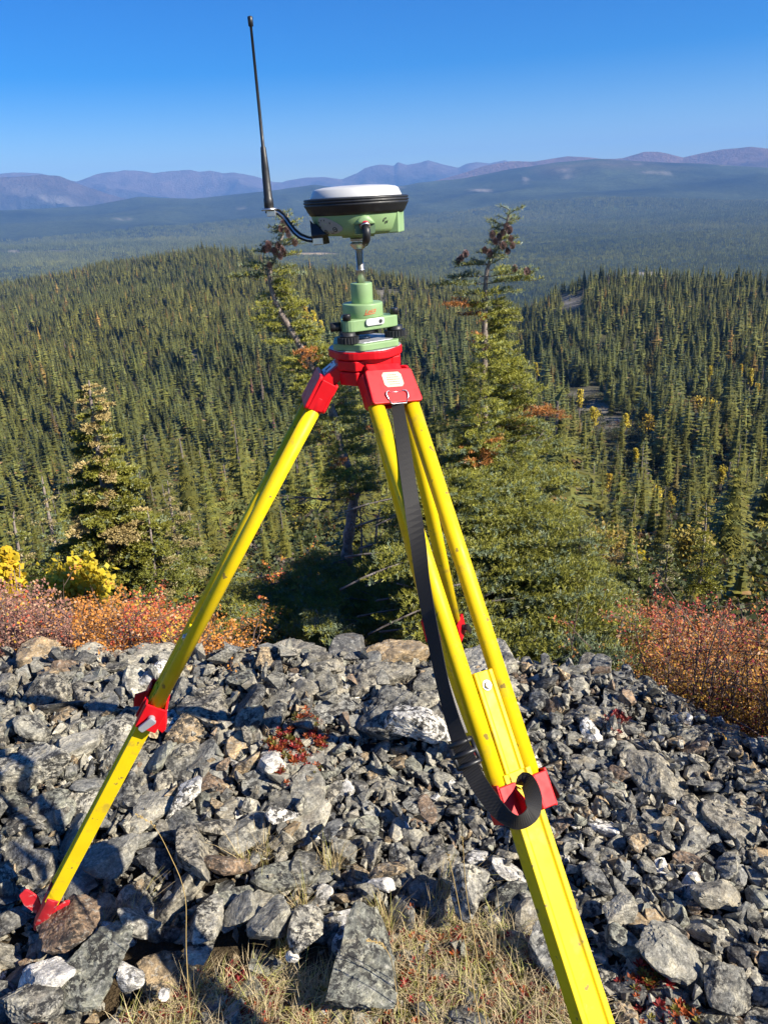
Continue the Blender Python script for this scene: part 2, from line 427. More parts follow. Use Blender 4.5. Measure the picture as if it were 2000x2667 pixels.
# the broad wooded valley and the long dark hill on its far side
HILLC = prof([(-300, 552), (0, 548), (240, 535), (360, 512), (500, 518), (720, 494), (820, 480), (900, 492), (1040, 484), (1060, 482), (1085, 476), (1205, 464), (1325, 440), (1446, 422), (1555, 413), (1690, 420), (1800, 424), (2000, 436), (2300, 452)])
VD = np.array([900, 1400, 2400, 4000, 6200, 7800, 9500, 11500, 13000])
def valley_z(A, D):
    zc = CAM_H + 9500 * np.interp(A, *HILLC)
    x = D * np.sin(A); y = D * np.cos(A)
    z = np.full_like(D, -420.0)
    zs = [-330, -258, -243, -225, -196, -196 + (zc + 196) * 0.42, zc, zc - 260, -420]
    for k in range(len(VD) - 2, -1, -1):
        a = np.broadcast_to(zs[k], D.shape); b = np.broadcast_to(zs[k + 1], D.shape)
        t = np.clip((D - VD[k]) / (VD[k + 1] - VD[k]), 0, 1)
        z = np.where(D < VD[k + 1], a + (b - a) * t, z)
    w = np.clip((D - 2600) / 2500, 0, 1) * np.clip((9450 - D) / 900, 0, 1)
    w2 = np.clip((D - 6300) / 1500, 0, 1) * np.clip((9450 - D) / 500, 0, 1)
    z = z + w2 * 75 * (0.55 - np.abs(fbm(x / 420 + 3, y / 700, 25, 5)) * 2)
    return z + w * (70 * fbm(x / 800, y / 520, 21, 6)) + 7 * fbm(x / 260, y / 200, 22) * np.clip((D - 1300) / 600, 0, 1) + 4 * fbm(x / 60, y / 60, 29, 3)
def valley_col(A, D, Z):
    X, Y = px_of(A, D, Z); x = D * np.sin(A); y = D * np.cos(A)
    n = np.clip(0.5 + 0.8 * fbm(x / 210, y / 300, 31), 0, 1)
    n = np.clip(n + 0.5 * fbm(x / 500, y / 130, 77, 5), 0, 1); c = lerp3((0.014, 0.022, 0.016), (0.075, 0.092, 0.042), n)
    def blend(c, m, k): return c * (1 - m[..., None]) + np.asarray(k) * m[..., None]
    def blob(px, py, a, b): return np.clip(1.6 - 1.6 * np.sqrt(((X - px) / a) ** 2 + ((Y - py) / b) ** 2), 0, 1)
    nn = np.clip(0.5 + 1.2 * fbm(x / 90, y / 60, 33), 0, 1)
    c = blend(c, blob(1850, 556, 420, 12) * 0.8, (0.115, 0.15, 0.05))
    c = blend(c, blob(1550, 545, 200, 7) * 0.6, (0.115, 0.15, 0.05))
    c = blend(c, blob(60, 655, 170, 6) * nn, (0.42, 0.36, 0.26))
    c = blend(c, blob(90, 680, 420, 14) * 0.6, (0.11, 0.14, 0.05))
    c = blend(c, blob(820, 661, 80, 4), (0.50, 0.38, 0.22))
    c = blend(c, blob(1690, 713, 70, 5), (0.45, 0.38, 0.28))
    c = blend(c, blob(1090, 610, 60, 8) * nn * 0.5, (0.30, 0.30, 0.12))
    for px, py, a, b in ((1370, 470, 12, 12), (1480, 445, 40, 7), (1660, 428, 18, 4), (1250, 495, 40, 5), (1710, 450, 50, 4), (1045, 488, 8, 5), (1880, 430, 20, 3), (1475, 462, 22, 5), (320, 570, 30, 4), (640, 545, 20, 3)):
        c = blend(c, blob(px, py, a, b) * nn * 0.8, (0.36, 0.31, 0.26))
    high = np.clip((Z - 60) / 200, 0, 1) * np.clip(fbm(x / 300, y / 300, 35) * 2.0, 0, 1)
    return blend(c, high * 0.5, (0.20, 0.13, 0.09))
polar('valley', np.linspace(-0.85, 0.85, 320), np.geomspace(950, 12500, 190), valley_z, [M_FAR], valley_col)

# bare mountains behind
def ridge(name, pts, d0, d1, dback, base, seed, cA, cB, amp, nx=640, ny=70, smooth=True, pale=None):
    P = prof(pts); azs = np.linspace(P[0][0], P[0][-1], nx); ts = np.concatenate([np.linspace(0, 1, ny), np.linspace(1.05, 1.6, 8)])
    A, T = np.meshgrid(azs, ts); D = np.where(T <= 1, d0 + (d1 - d0) * T, d1 + (dback - d1) * (T - 1) / 0.6)
    crest = CAM_H + d1 * np.interp(A, *P)
    x = D * np.sin(A); y = D * np.cos(A)
    rid = 1 - np.abs(fbm(x / amp[0], y / (amp[0] * 1.3), seed, 5)) * 2.2
    sh = np.where(T <= 1, 0.30 * T + 0.70 * T ** 2.0, np.clip(1 - (T - 1) * 1.4, 0, 1))
    Z = base + (crest - base) * sh + amp[1] * (rid - 0.6) * np.clip(T * (1 - T) * 4, 0, 1)
    Z = Z + 0.045 * (crest - base) * fbm(x / 260, y / 900, seed + 3, 6) * np.clip((T - .8) * 5, 0, 1)
    V = np.stack([D * np.sin(A), D * np.cos(A), Z], -1).reshape(-1, 3)
    m = nx; n = len(ts); i = np.arange(n - 1)[:, None] * m + np.arange(m - 1)[None, :]
    F = np.stack([i, i + m, i + m + 1, i + 1], -1).reshape(-1, 4)[:, ::-1]
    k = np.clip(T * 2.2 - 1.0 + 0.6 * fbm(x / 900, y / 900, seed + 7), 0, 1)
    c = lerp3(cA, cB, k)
    if pale is not None:
        q = np.clip(fbm(x / 420, y / 240, seed + 9, 5) * 3 - 0.75, 0, 1) * np.clip(1.2 - T, 0, 1)
        c = c * (1 - q[..., None]) + np.asarray(pale) * q[..., None]
    o = add_mesh(name, mesh_np(name, V, F, [M_MOUNT], smooth, c.reshape(-1, 3))); return tag(o, kind='structure')
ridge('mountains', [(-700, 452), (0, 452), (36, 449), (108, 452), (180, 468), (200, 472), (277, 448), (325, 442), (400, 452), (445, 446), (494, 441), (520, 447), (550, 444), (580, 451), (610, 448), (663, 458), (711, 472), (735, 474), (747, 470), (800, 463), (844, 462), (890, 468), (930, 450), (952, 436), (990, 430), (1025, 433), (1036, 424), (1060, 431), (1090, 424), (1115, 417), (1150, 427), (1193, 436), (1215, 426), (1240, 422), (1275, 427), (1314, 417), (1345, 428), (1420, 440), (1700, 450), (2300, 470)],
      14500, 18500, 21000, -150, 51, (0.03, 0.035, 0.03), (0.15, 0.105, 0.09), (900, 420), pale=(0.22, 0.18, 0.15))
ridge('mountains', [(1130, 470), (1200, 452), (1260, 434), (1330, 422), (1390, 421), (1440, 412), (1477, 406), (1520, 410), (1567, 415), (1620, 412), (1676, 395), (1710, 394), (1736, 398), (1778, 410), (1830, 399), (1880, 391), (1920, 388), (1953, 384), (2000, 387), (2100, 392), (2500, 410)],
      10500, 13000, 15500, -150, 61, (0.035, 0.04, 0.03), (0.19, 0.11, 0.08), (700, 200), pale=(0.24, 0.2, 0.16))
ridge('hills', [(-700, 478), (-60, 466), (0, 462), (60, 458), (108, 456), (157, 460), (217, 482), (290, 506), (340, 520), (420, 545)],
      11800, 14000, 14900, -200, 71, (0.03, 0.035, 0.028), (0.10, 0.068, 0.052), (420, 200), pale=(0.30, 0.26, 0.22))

# haze between here and the mountains
def haze():
    t = NT('haze'); p = t.n('ShaderNodeVolumePrincipled')
    p.inputs['Color'].default_value = (*HAZE_COLOR, 1); p.inputs['Density'].default_value = HAZE_DENSITY; p.inputs['Anisotropy'].default_value = 0.0
    t.l(p.outputs[0], t.o.inputs['Volume'])
    b = MB(); b.box((0, 9000, 379), ((1, 0, 0), (0, 1, 0), (0, 0, 1)), (44000, 30000, 1602))
    o = b.build('haze', t.m); tag(o, kind='stuff')
haze()
# ================================================================ conifers of the slopes
def conifer_np(seed, nw, nb, width, blades, brown=0.0, thin=1.0):
    """unit-high conifer crown of drooping sprays: returns V, F, col"""
    rs = np.random.RandomState(seed); V = []; F = []; Cc = []
    def tri(a, b, c, k):
        n = len(V); V.extend((a, b, c)); F.append((n, n + 1, n + 2)); Cc.extend((k, k, k))
    lean = rs.uniform(-0.02, 0.02, 2)
    cs = 7; ring = [np.array([math.cos(2 * PI * k / cs), math.sin(2 * PI * k / cs), 0]) * width * rs.uniform(.42, .68) + [0, 0, .10 + rs.uniform(-.03, .03)] for k in range(cs)]  # closed inner cone added to block light, so the crown shades itself
    for k in range(cs): tri(ring[k], ring[(k + 1) % cs], np.array([lean[0] * .9, lean[1] * .9, .93]), np.array([0.10, 0.105, 0.030]) * rs.uniform(.8, 1.2))
    for w in range(nw):
        t = (w + rs.uniform(-0.3, 0.3)) / nw; t = min(max(t, 0.0), 0.985)
        h = 0.07 + 0.93 * t
        R = 1.22 * width * (1 - t) ** 0.92 * (0.85 + 0.15 * math.sin(w * 2.1 + seed)) + 0.012
        n = max(3, int(round(nb * (0.55 + 0.45 * (1 - t)))))
        a0 = rs.uniform(0, 2 * PI)
        for b in range(n):
            if rs.rand() > thin: continue
            a = a0 + 2 * PI * (b + rs.uniform(-0.35, 0.35)) / n; r = R * rs.uniform(0.55, 1.18)
            dr = np.array([math.cos(a), math.sin(a), 0.0]); sd = np.array([-dr[1], dr[0], 0.0])
            base = np.array([lean[0] * h, lean[1] * h, h]); slope = -0.42 * (1 - t) + 0.25 * t + rs.uniform(-0.12, 0.12)
            v = rs.uniform(0.72, 1.32)
            k = np.array([0.142, 0.138, 0.034]) * v
            if rs.rand() < 0.25: k = np.array([0.108, 0.126, 0.050]) * v
            if rs.rand() < brown * (0.25 + t): k = np.array([0.24, 0.155, 0.080]) * v
            tip = base + dr * r + np.array([0, 0, slope * r])
            if blades <= 1:
                wd = r * 0.42 + 0.006; m = base + dr * r * 0.55 + np.array([0, 0, slope * r * 0.4 + 0.01])
                tri(base, m + sd * wd - [0, 0, r * .18], tip, k); tri(base, tip, m - sd * wd - [0, 0, r * .18], k)
            else:
                tri(base + sd * r * .05, tip, base - sd * r * .05, k)
                for q in range(blades):
                    s = (q + 0.6) / (blades + 0.3); p = base + (tip - base) * s + np.array([0, 0, 0.03 * r])
                    for sg in (-1, 1):
                        L = r * (0.52 * (1 - s) + 0.13) * rs.uniform(0.7, 1.3)
                        e = p + dr * L * 0.65 + sd * sg * L * 0.8 + np.array([0, 0, -L * rs.uniform(0.15, 0.55)])
                        kk = k * rs.uniform(0.8, 1.25)
                        tri(p - dr * r * .09, e, p + dr * r * .09 - np.array([0, 0, r * .03]), kk)
    tri(np.array([.012, 0, .97]), np.array([-.006, .010, .97]), np.array([lean[0], lean[1], 1.03]), np.array([0.08, 0.09, 0.03]))
    return np.array(V), np.array(F), np.array(Cc)
def broadleaf_np(seed, n, width, colA, colB, low=0.15, leaf=0.05):
    rs = np.random.RandomState(seed); V = []; F = []; Cc = []
    clumps = [(rs.normal(0, width * .35), rs.normal(0, width * .35), low + (1 - low) * rs.uniform(.12, .92)) for _ in range(16)]
    for i in range(n):
        cx, cy, cz = clumps[rs.randint(len(clumps))]
        env = width * math.sqrt(max(0.05, 1 - (((cz - low) / (1 - low) - 0.5) / 0.55) ** 2))
        p = np.array([cx, cy, cz]) + rs.normal(0, 1, 3) * np.array([env * .4, env * .4, 0.10 * (1 - low)])
        p[2] = min(max(p[2], low), 1.0)
        q = rs.normal(0, 1, (2, 3)); q[0] /= np.linalg.norm(q[0]); q[1] = np.cross(rs.normal(0, .5, 3) + SUN_DIR, q[0]); q[1] /= np.linalg.norm(q[1])
        L = leaf * rs.uniform(0.6, 1.3); k = np.array(colA) + (np.array(colB) - np.array(colA)) * rs.rand(); k = k * rs.uniform(0.75, 1.2)
        b = len(V); V.extend((p - q[0] * L, p + q[1] * L * .8, p + q[0] * L, p - q[1] * L * .8)); F.extend(((b, b + 1, b + 2), (b, b + 2, b + 3))); Cc.extend((k,) * 4)
    return np.array(V), np.array(F), np.array(Cc)

SRC = {}
def source(nm, meshes):
    """meshes to scatter, kept out of the scene itself"""
    c = bpy.data.collections.new(nm)
    for i, me in enumerate(meshes):
        o = bpy.data.objects.new('%s_%02d' % (nm, i), me); c.objects.link(o)
    SRC[nm] = c; return c
def scatter(name, P, rotz, scale, vi, coll, tint, label=None, rot3=None):
    n = len(P); me = bpy.data.meshes.new(name); me.vertices.add(n)
    me.vertices.foreach_set('co', np.asarray(P, np.float32).ravel())
    r = np.zeros((n, 3), np.float32) if rot3 is None else np.asarray(rot3, np.float32)
    if rot3 is None: r[:, 2] = rotz
    s = np.asarray(scale, np.float32); s = np.repeat(s[:, None], 3, 1) if s.ndim == 1 else s
    for nm, arr in (('rot', r), ('sc', s)):
        me.attributes.new(nm, 'FLOAT_VECTOR', 'POINT').data.foreach_set('vector', np.ascontiguousarray(arr).ravel())
    me.attributes.new('vi', 'INT', 'POINT').data.foreach_set('value', np.asarray(vi, np.int32))
    c = np.ones((n, 4), np.float32); c[:, :3] = tint
    me.attributes.new('tint', 'FLOAT_COLOR', 'POINT').data.foreach_set('color', c.ravel())
    me.update()
    o = add_mesh(name, me); tag(o, label, kind='stuff')
    g = bpy.data.node_groups.new(name, 'GeometryNodeTree')
    g.interface.new_socket('Geometry', in_out='INPUT', socket_type='NodeSocketGeometry'); g.interface.new_socket('Geometry', in_out='OUTPUT', socket_type='NodeSocketGeometry')
    N = g.nodes.new; gi, go = N('NodeGroupInput'), N('NodeGroupOutput')
    ci = N('GeometryNodeCollectionInfo'); ci.inputs['Collection'].default_value = coll; ci.inputs['Separate Children'].default_value = True; ci.inputs['Reset Children'].default_value = True
    ip = N('GeometryNodeInstanceOnPoints'); ip.inputs['Pick Instance'].default_value = True
    def na(nm, typ):
        a = N('GeometryNodeInputNamedAttribute'); a.data_type = typ; a.inputs['Name'].default_value = nm
        return [q for q in a.outputs if q.enabled and q.name == 'Attribute'][0]
    er = N('FunctionNodeEulerToRotation')
    L = g.links.new
    L(gi.outputs[0], ip.inputs['Points']); L(ci.outputs[0], ip.inputs['Instance']); L(na('vi', 'INT'), ip.inputs['Instance Index'])
    L(na('rot', 'FLOAT_VECTOR'), er.inputs[0]); L(er.outputs[0], ip.inputs['Rotation']); L(na('sc', 'FLOAT_VECTOR'), ip.inputs['Scale']); L(ip.outputs[0], go.inputs[0])
    md = o.modifiers.new('scatter', 'NODES'); md.node_group = g
    return o

rs = np.random.RandomState(11)
near_v = [mesh_np('spruce_crown', *conifer_np(100 + i, 24, 9, [0.15, 0.13, 0.17, 0.14, 0.19, 0.12, 0.16, 0.145][i], 4, [0, 0, 0, .03, .10, 0, .02, .3][i])[:2], [M_CROWN], False, conifer_np(100 + i, 24, 9, [0.15, 0.13, 0.17, 0.14, 0.19, 0.12, 0.16, 0.145][i], 4, [0, 0, 0, .03, .10, 0, .02, .3][i])[2]) for i in range(8)]
def cmesh(nm, args, mat):
    V, F, c = conifer_np(*args); return mesh_np(nm, V, F, [mat], False, c)
mid_v = [cmesh('spruce_mid', (200 + i, 15, 7, [0.15, 0.13, 0.165, 0.14, 0.18, 0.125][i], 1, [0, 0, .02, 0, .05, .12][i]), M_CROWN_I) for i in range(6)]
far_v = []
for i in range(5):                                    # small stands of seven trees, for the valley floor
    Vs, Fs, Cs = [], [], []; k = 0
    for j in range(7):
        V, F, c = conifer_np(300 + i * 10 + j, 6, 5, 0.16, 1); h = rs.uniform(0.7, 1.25)
        p = rs.uniform(-0.95, 0.95, 2); Vs.append(V * h + [p[0], p[1], 0]); Fs.append(F + k); Cs.append(c * rs.uniform(.7, 1.3)); k += len(V)
    far_v.append(mesh_np('stand', np.concatenate(Vs), np.concatenate(Fs), [M_CROWN_I], False, np.concatenate(Cs)))
S_MID = source('spruce_mid', mid_v); S_FAR = source('spruce_stand', far_v)

ASPENS = [(1840, 1341, 46), (1480, 1246, 44), (1478, 1276, 30), (1580, 1268, 24), (1700, 1302, 40), (1540, 1094, 40), (1680, 1112, 46), (1507, 1046, 22), (1625, 1106, 30), (1820, 1068, 44), (1855, 1072, 34), (1945, 991, 16), (1920, 974, 14), (1650, 1196, 20), (1870, 1246, 26), (800, 818, 16), (822, 842, 20), (842, 868, 18), (818, 872, 16), (1840, 981, 14), (1745, 1316, 22), (1960, 1024, 16), (1395, 968, 12), (1985, 1271, 26), (1905, 1171, 20), (1560, 1090, 60), (1610, 1120, 75), (1500, 1030, 50), (1490, 800, 40), (1780, 1500, 60), (1560, 1500, 70), (1922, 1460, 30), (1970, 1470, 40), (1655, 1490, 30)]
def forest_points():
    P = []
    def ring(d0, d1, area):
        n = int(0.5 * 1.16 * (d1 * d1 - d0 * d0) / area)
        A = rs.uniform(-0.58, 0.58, n); D = np.sqrt(rs.uniform(d0 * d0, d1 * d1, n)); return A, D
    for d0, d1, ar in ((7.5, 24, 3.2), (24, 60, 9.0), (60, 140, 7.0), (140, 300, 8.5), (300, 520, 11.0), (520, 1000, 14.0), (1000, 1700, 22.0)):
        P.append(ring(d0, d1, ar))
    A = np.concatenate([p[0] for p in P]); D = np.concatenate([p[1] for p in P])
    k = D < 1.12 * crest_d(A)
    A, D = A[k], D[k]; Z = np.where(D < D0, near_z(D * np.sin(A), D * np.cos(A)), mid_z(A, D))
    X, Y = px_of(A, D, Z)
    dens = 0.66 + 0.9 * fbm(D * np.sin(A) / 26, D * np.cos(A) / 34, 41)
    dens = np.clip(dens, 0.15, 1) * (1 - 0.93 * bare_mask(A, D, Z))
    dens = np.where(D < 24, np.clip(dens * 1.6, .5, 1), dens * np.where((D < 150) & (X > 1500), 0.75, 1.0))
    for ax, ay, aw in ASPENS: dens = dens * np.where((np.abs(X - ax) < aw * .75) & (Y > ay - 3) & (Y < ay + 42 + max(0, ay - 900) * .16), 0.04, 1.0)
    # the open strip below the yellow bushes
    k = rs.rand(len(A)) < dens
    return A[k], D[k], Z[k]
FA, FD, FZ = forest_points()
nT = len(FA)
FX, FY = FD * np.sin(FA), FD * np.cos(FA)
Fh = np.where(FD < 24, rs.uniform(0.5, 1.0, nT) * (0.5 + FD / 14), np.where(FD < 60, rs.uniform(2.2, 5.2, nT), np.where(FD < 140, rs.uniform(4.0, 10.5, nT), rs.uniform(6.0, 14.5, nT)))) * np.clip(1 + 0.25 * fbm(FX / 40, FY / 40, 43), .7, 1.3)
Fw = rs.uniform(0.90, 1.85, nT)
sh = rs.rand(nT) < .34; Fh[sh] *= rs.uniform(.28, .62, sh.sum()); Fw[sh] *= 1.25; Fh *= np.exp(rs.normal(0, .16, nT))
Fr = rs.uniform(0, 2 * PI, nT)
tl = np.clip(0.5 + 0.9 * fbm(FX / 60, FY / 80, 47), 0, 1)
Ft = lerp3((0.82, 0.90, 0.88), (1.42, 1.28, 0.92), tl) * rs.uniform(0.65, 1.4, (nT, 1))
g = rs.rand(nT) < 0.02; Ft[g] = Ft[g].mean(1, keepdims=True) * np.array([1.25, 1.0, 2.6]) * .8; Fw[g] *= .6
g = rs.rand(nT) < 0.03; Ft[g] = Ft[g] * np.array([2.2, 1.45, 1.5]) * 0.85             # dying and cone-laden trees
# the 300 trees that show largest: paint crowns front to back on a coarse grid and count what is left to see
def largest(n):
    Xb, Yb = px_of(FA, FD, FZ); Xt, Yt = px_of(FA, FD, FZ + Fh)
    GW, GH, q = 500, 667, 4.0
    seen = np.zeros((GH, GW), bool); cnt = np.zeros(nT, int)
    blk = np.zeros((GH, GW), bool)
    for i in np.argsort(FD):
        y0, y1 = Yt[i] / q, Yb[i] / q; hh = y1 - y0
        if hh < 1.2 or y1 < 0 or y0 > GH: continue
        for r in range(max(0, int(y0)), min(GH, int(y1) + 1)):
            f = (r - y0) / hh
            if f < 0: continue
            w = hh * 0.13 * min(1, f) ** 0.75; xc = (Xt[i] + (Xb[i] - Xt[i]) * f) / q
            a, b = max(0, int(xc - w)), min(GW, int(xc + w) + 1)
            if a >= b: continue
            if r * q < 1500 and not (r * q > 1440): cnt[i] += (b - a) - int(seen[r, a:b].sum())
            seen[r, a:b] = True
    return np.argsort(-cnt)[:n], cnt
order, cnt = largest(262)
solo = np.zeros(nT, bool); solo[order] = True
rest = ~solo
scatter('forest', np.stack([FX, FY, FZ - 0.05], -1)[rest], Fr[rest], np.stack([Fh * Fw, Fh * Fw, Fh], -1)[rest], rs.randint(0, 6, nT)[rest], S_MID, Ft[rest])
# valley floor: stands of trees, thinning into the ground's own colour
nV = 80000
VA = rs.uniform(-0.60, 0.60, nV); VDs = np.sqrt(rs.uniform(1250 ** 2, 6800 ** 2, nV)); VZ = valley_z(VA, VDs)
vx, vy = VDs * np.sin(VA), VDs * np.cos(VA)
k = (rs.rand(nV) < np.clip(0.65 + 0.7 * fbm(vx / 160, vy / 220, 51), .1, 1)) & (valley_col(VA, VDs, VZ).max(-1) < 0.16) & (VDs > 1.05 * crest_d(VA))
tv = np.clip(0.5 + 0.9 * fbm(vx / 210, vy / 300, 31), 0, 1)
scatter('valley_forest', np.stack([vx, vy, VZ - 0.5], -1)[k], rs.uniform(0, 6.28, nV)[k], (rs.uniform(8, 13, nV) * np.clip(VDs / 3500, 1, 1.8))[k], rs.randint(0, 5, nV)[k], S_FAR, (lerp3((0.7, 0.85, 0.8), (1.7, 1.6, 1.15), tv) * rs.uniform(.6, 1.4, (nV, 1)))[k])

# low growth between the trees
BV = []
for i in range(5):
    V_, F_, c_ = broadleaf_np(700 + i, 90, 0.75, (1, 1, 1), (.8, .85, .7), 0.02, .10); BV.append(mesh_np('low_bush', V_, F_, [leaf_mat('low_bush_leaves', 0.2, inst=True) if i == 0 else BV[0].materials[0]], False, c_))
nB = 21000
BA = rs.uniform(-0.75, 0.75, nB); BD = np.concatenate([np.sqrt(rs.uniform(5.0 ** 2, 60 ** 2, 7000)), np.sqrt(rs.uniform(60 ** 2, 330 ** 2, nB - 7000))])
BZ = np.where(BD < D0, near_z(BD * np.sin(BA), BD * np.cos(BA)), mid_z(BA, BD)); kb = rs.rand(nB) > .85 * bare_mask(BA, BD, BZ)
bt = np.array([(.085, .095, .030), (.060, .075, .028), (.14, .12, .035), (.16, .085, .035), (.30, .22, .03), (.11, .085, .06)])[rs.choice(6, nB, p=[.34, .30, .14, .08, .06, .08])] * rs.uniform(.7, 1.3, (nB, 1))
scatter('undergrowth', np.stack([BD * np.sin(BA), BD * np.cos(BA), BZ - .03], -1)[kb], rs.uniform(0, 6.28, nB)[kb], (rs.uniform(.35, 1.0, nB) * np.clip(BD / 25, .5, 1.9))[kb], rs.randint(0, 5, nB)[kb], source('low_bush', BV), bt[kb])
# the trees that show largest, each a thing: trunk and crown (the small ones crown only)
def trunk_me(name, h=1.0):
    b = MB(); b.tube([(0, 0, -0.03), (0, 0, 0.5), (0, 0, 0.96)], [0.017, 0.010, 0.003], 6)
    me = bpy.data.meshes.new(name); me.from_pydata(b.V, [], b.F); me.update(); me.materials.append(M_BARK); return me
TRUNK = trunk_me('trunk')
def spruce_label(i):
    px, py, _ = proj((FX[i], FY[i], FZ[i] + Fh[i] / 2)); tone = Ft[i].mean(); br = Ft[i][0] > 1.7 * Ft[i][2]
    if br: return 'spruce with a rusty brown crown among the green trees of the wooded slope'
    side = ('at the far left border' if px < 200 else 'beside the biggest left spruce' if px < 420 else 'just left of the left tripod leg' if px < 620 else 'between the left leg and the leaning fir' if px < 860 else 'between the two cone-laden firs' if px < 1180 else 'behind the right cone-laden fir' if px < 1440
            else 'above the round dull yellow bush' if px < 1640 else 'above the thin yellow green spruce' if px < 1860 else 'at the right border')
    size = ('tall' if Fh[i] > 6.5 else 'short') + (' broad' if Fw[i] > 1.2 else ' narrow')
    return '%s %s spruce %s %s' % (size, 'light green' if tone > 1.05 else 'dark green', 'near below' if FD[i] < 130 else ('halfway off' if FD[i] < 260 else 'far off'), side)
for rank, i in enumerate(order):
    me = near_v[7] if (Ft[i][0] > 1.7 * Ft[i][2]) else near_v[int(rs.randint(0, 7))]
    r = thing('spruce_tree', spruce_label(i), 'spruce', (FX[i], FY[i], FZ[i] - 0.04), 'spruces of the wooded slope')
    s = (Fh[i] * Fw[i], Fh[i] * Fw[i], Fh[i])
    c = add_mesh('crown', me, r, None, (0, 0, Fr[i]), s); c.color = (*(np.clip(Ft[i], .6, 1.5) if Ft[i][0] < 1.7 * Ft[i][2] else (1.1, 1, .9)), 1)
    if FD[i] < 160: t_ = add_mesh('trunk', TRUNK, r, None, None, s)
# ================================================================ rocks of the hilltop
def hull_np(seed, n, el):
    r = np.random.RandomState(seed); bm = bmesh.new()
    for _ in range(n):
        p = r.uniform(-1, 1, 3); p = p / max(np.abs(p)) * (0.55 + 0.45 * r.rand()) if r.rand() < .6 else unit(r.normal(0, 1, 3))
        bm.verts.new(tuple(p * el))
    res = bmesh.ops.convex_hull(bm, input=bm.verts)
    bmesh.ops.delete(bm, geom=[v for v in bm.verts if not v.link_faces], context='VERTS')
    bmesh.ops.recalc_face_normals(bm, faces=bm.faces)
    bm.verts.index_update(); V = [tuple(v.co) for v in bm.verts]; F = [[v.index for v in f.verts] for f in bm.faces]; bm.free(); return V, F
def boulder_me(name, seed, sub, el, npl=11, rough=0.05, ledge=0.03, mat=None):
    r = np.random.RandomState(seed); bm = bmesh.new(); bmesh.ops.create_icosphere(bm, subdivisions=sub, radius=1.0)
    bm.verts.ensure_lookup_table()
    D = np.array([tuple(v.co) for v in bm.verts])
    N = r.normal(0, 1, (npl, 3)); N /= np.linalg.norm(N, axis=1)[:, None]
    N = np.concatenate([N, [[0, 0, 1], [0, 0, -1]] + r.normal(0, .15, (2, 3))]); N /= np.linalg.norm(N, axis=1)[:, None]
    off = r.uniform(0.40, 0.86, len(N))
    q = D @ N.T; R = np.min(np.where(q > 0.05, off / np.maximum(q, .05), 9.0), 1); R = np.minimum(R, 1.3)
    fol = unit(r.normal(0, 1, 3) * [1, 1, .5]); ph = r.uniform(0, 50, 3)
    P = D * R[:, None]
    for i in range(len(P)):
        p = Vector(P[i] * 1.7 + ph)
        k = noise.fractal(p, 0.9, 2.1, 4) * rough * 1.6 + abs(noise.noise(p * 2.3)) * -rough * 1.2
        s = (P[i] @ fol) * 6.0 + noise.noise(p * 0.9) * 0.8
        k += ledge * ((s - math.floor(s)) - 0.5) * (0.5 + noise.noise(p * .7))
        P[i] += D[i] * k
    P = P * np.array(el) * 1.05
    F = np.array([[v.index for v in f.verts] for f in bm.faces]); bm.free()
    return mesh_np(name, P, F, [mat or M_ROCK], False)
rk = np.random.RandomState(77)
GREY, BLUE, WARM, LIGHT, TAN, BROWN, WHITE, DARK, GREEN = (.215, .209, .180), (.185, .187, .176), (.245, .228, .186), (.33, .315, .265), (.31, .235, .145), (.205, .145, .098), (.60, .585, .55), (.095, .095, .092), (.200, .205, .172)
CNAME = {GREY: 'grey', BLUE: 'bluish grey', WARM: 'brownish grey', LIGHT: 'pale grey', TAN: 'tan', BROWN: 'rusty brown', WHITE: 'white quartz', DARK: 'nearly black', GREEN: 'greenish grey'}
PAL = [GREY, BLUE, WARM, LIGHT, TAN, BROWN, WHITE, DARK, GREEN]; PW = np.array([.28, .13, .22, .10, .05, .035, .03, .07, .10])
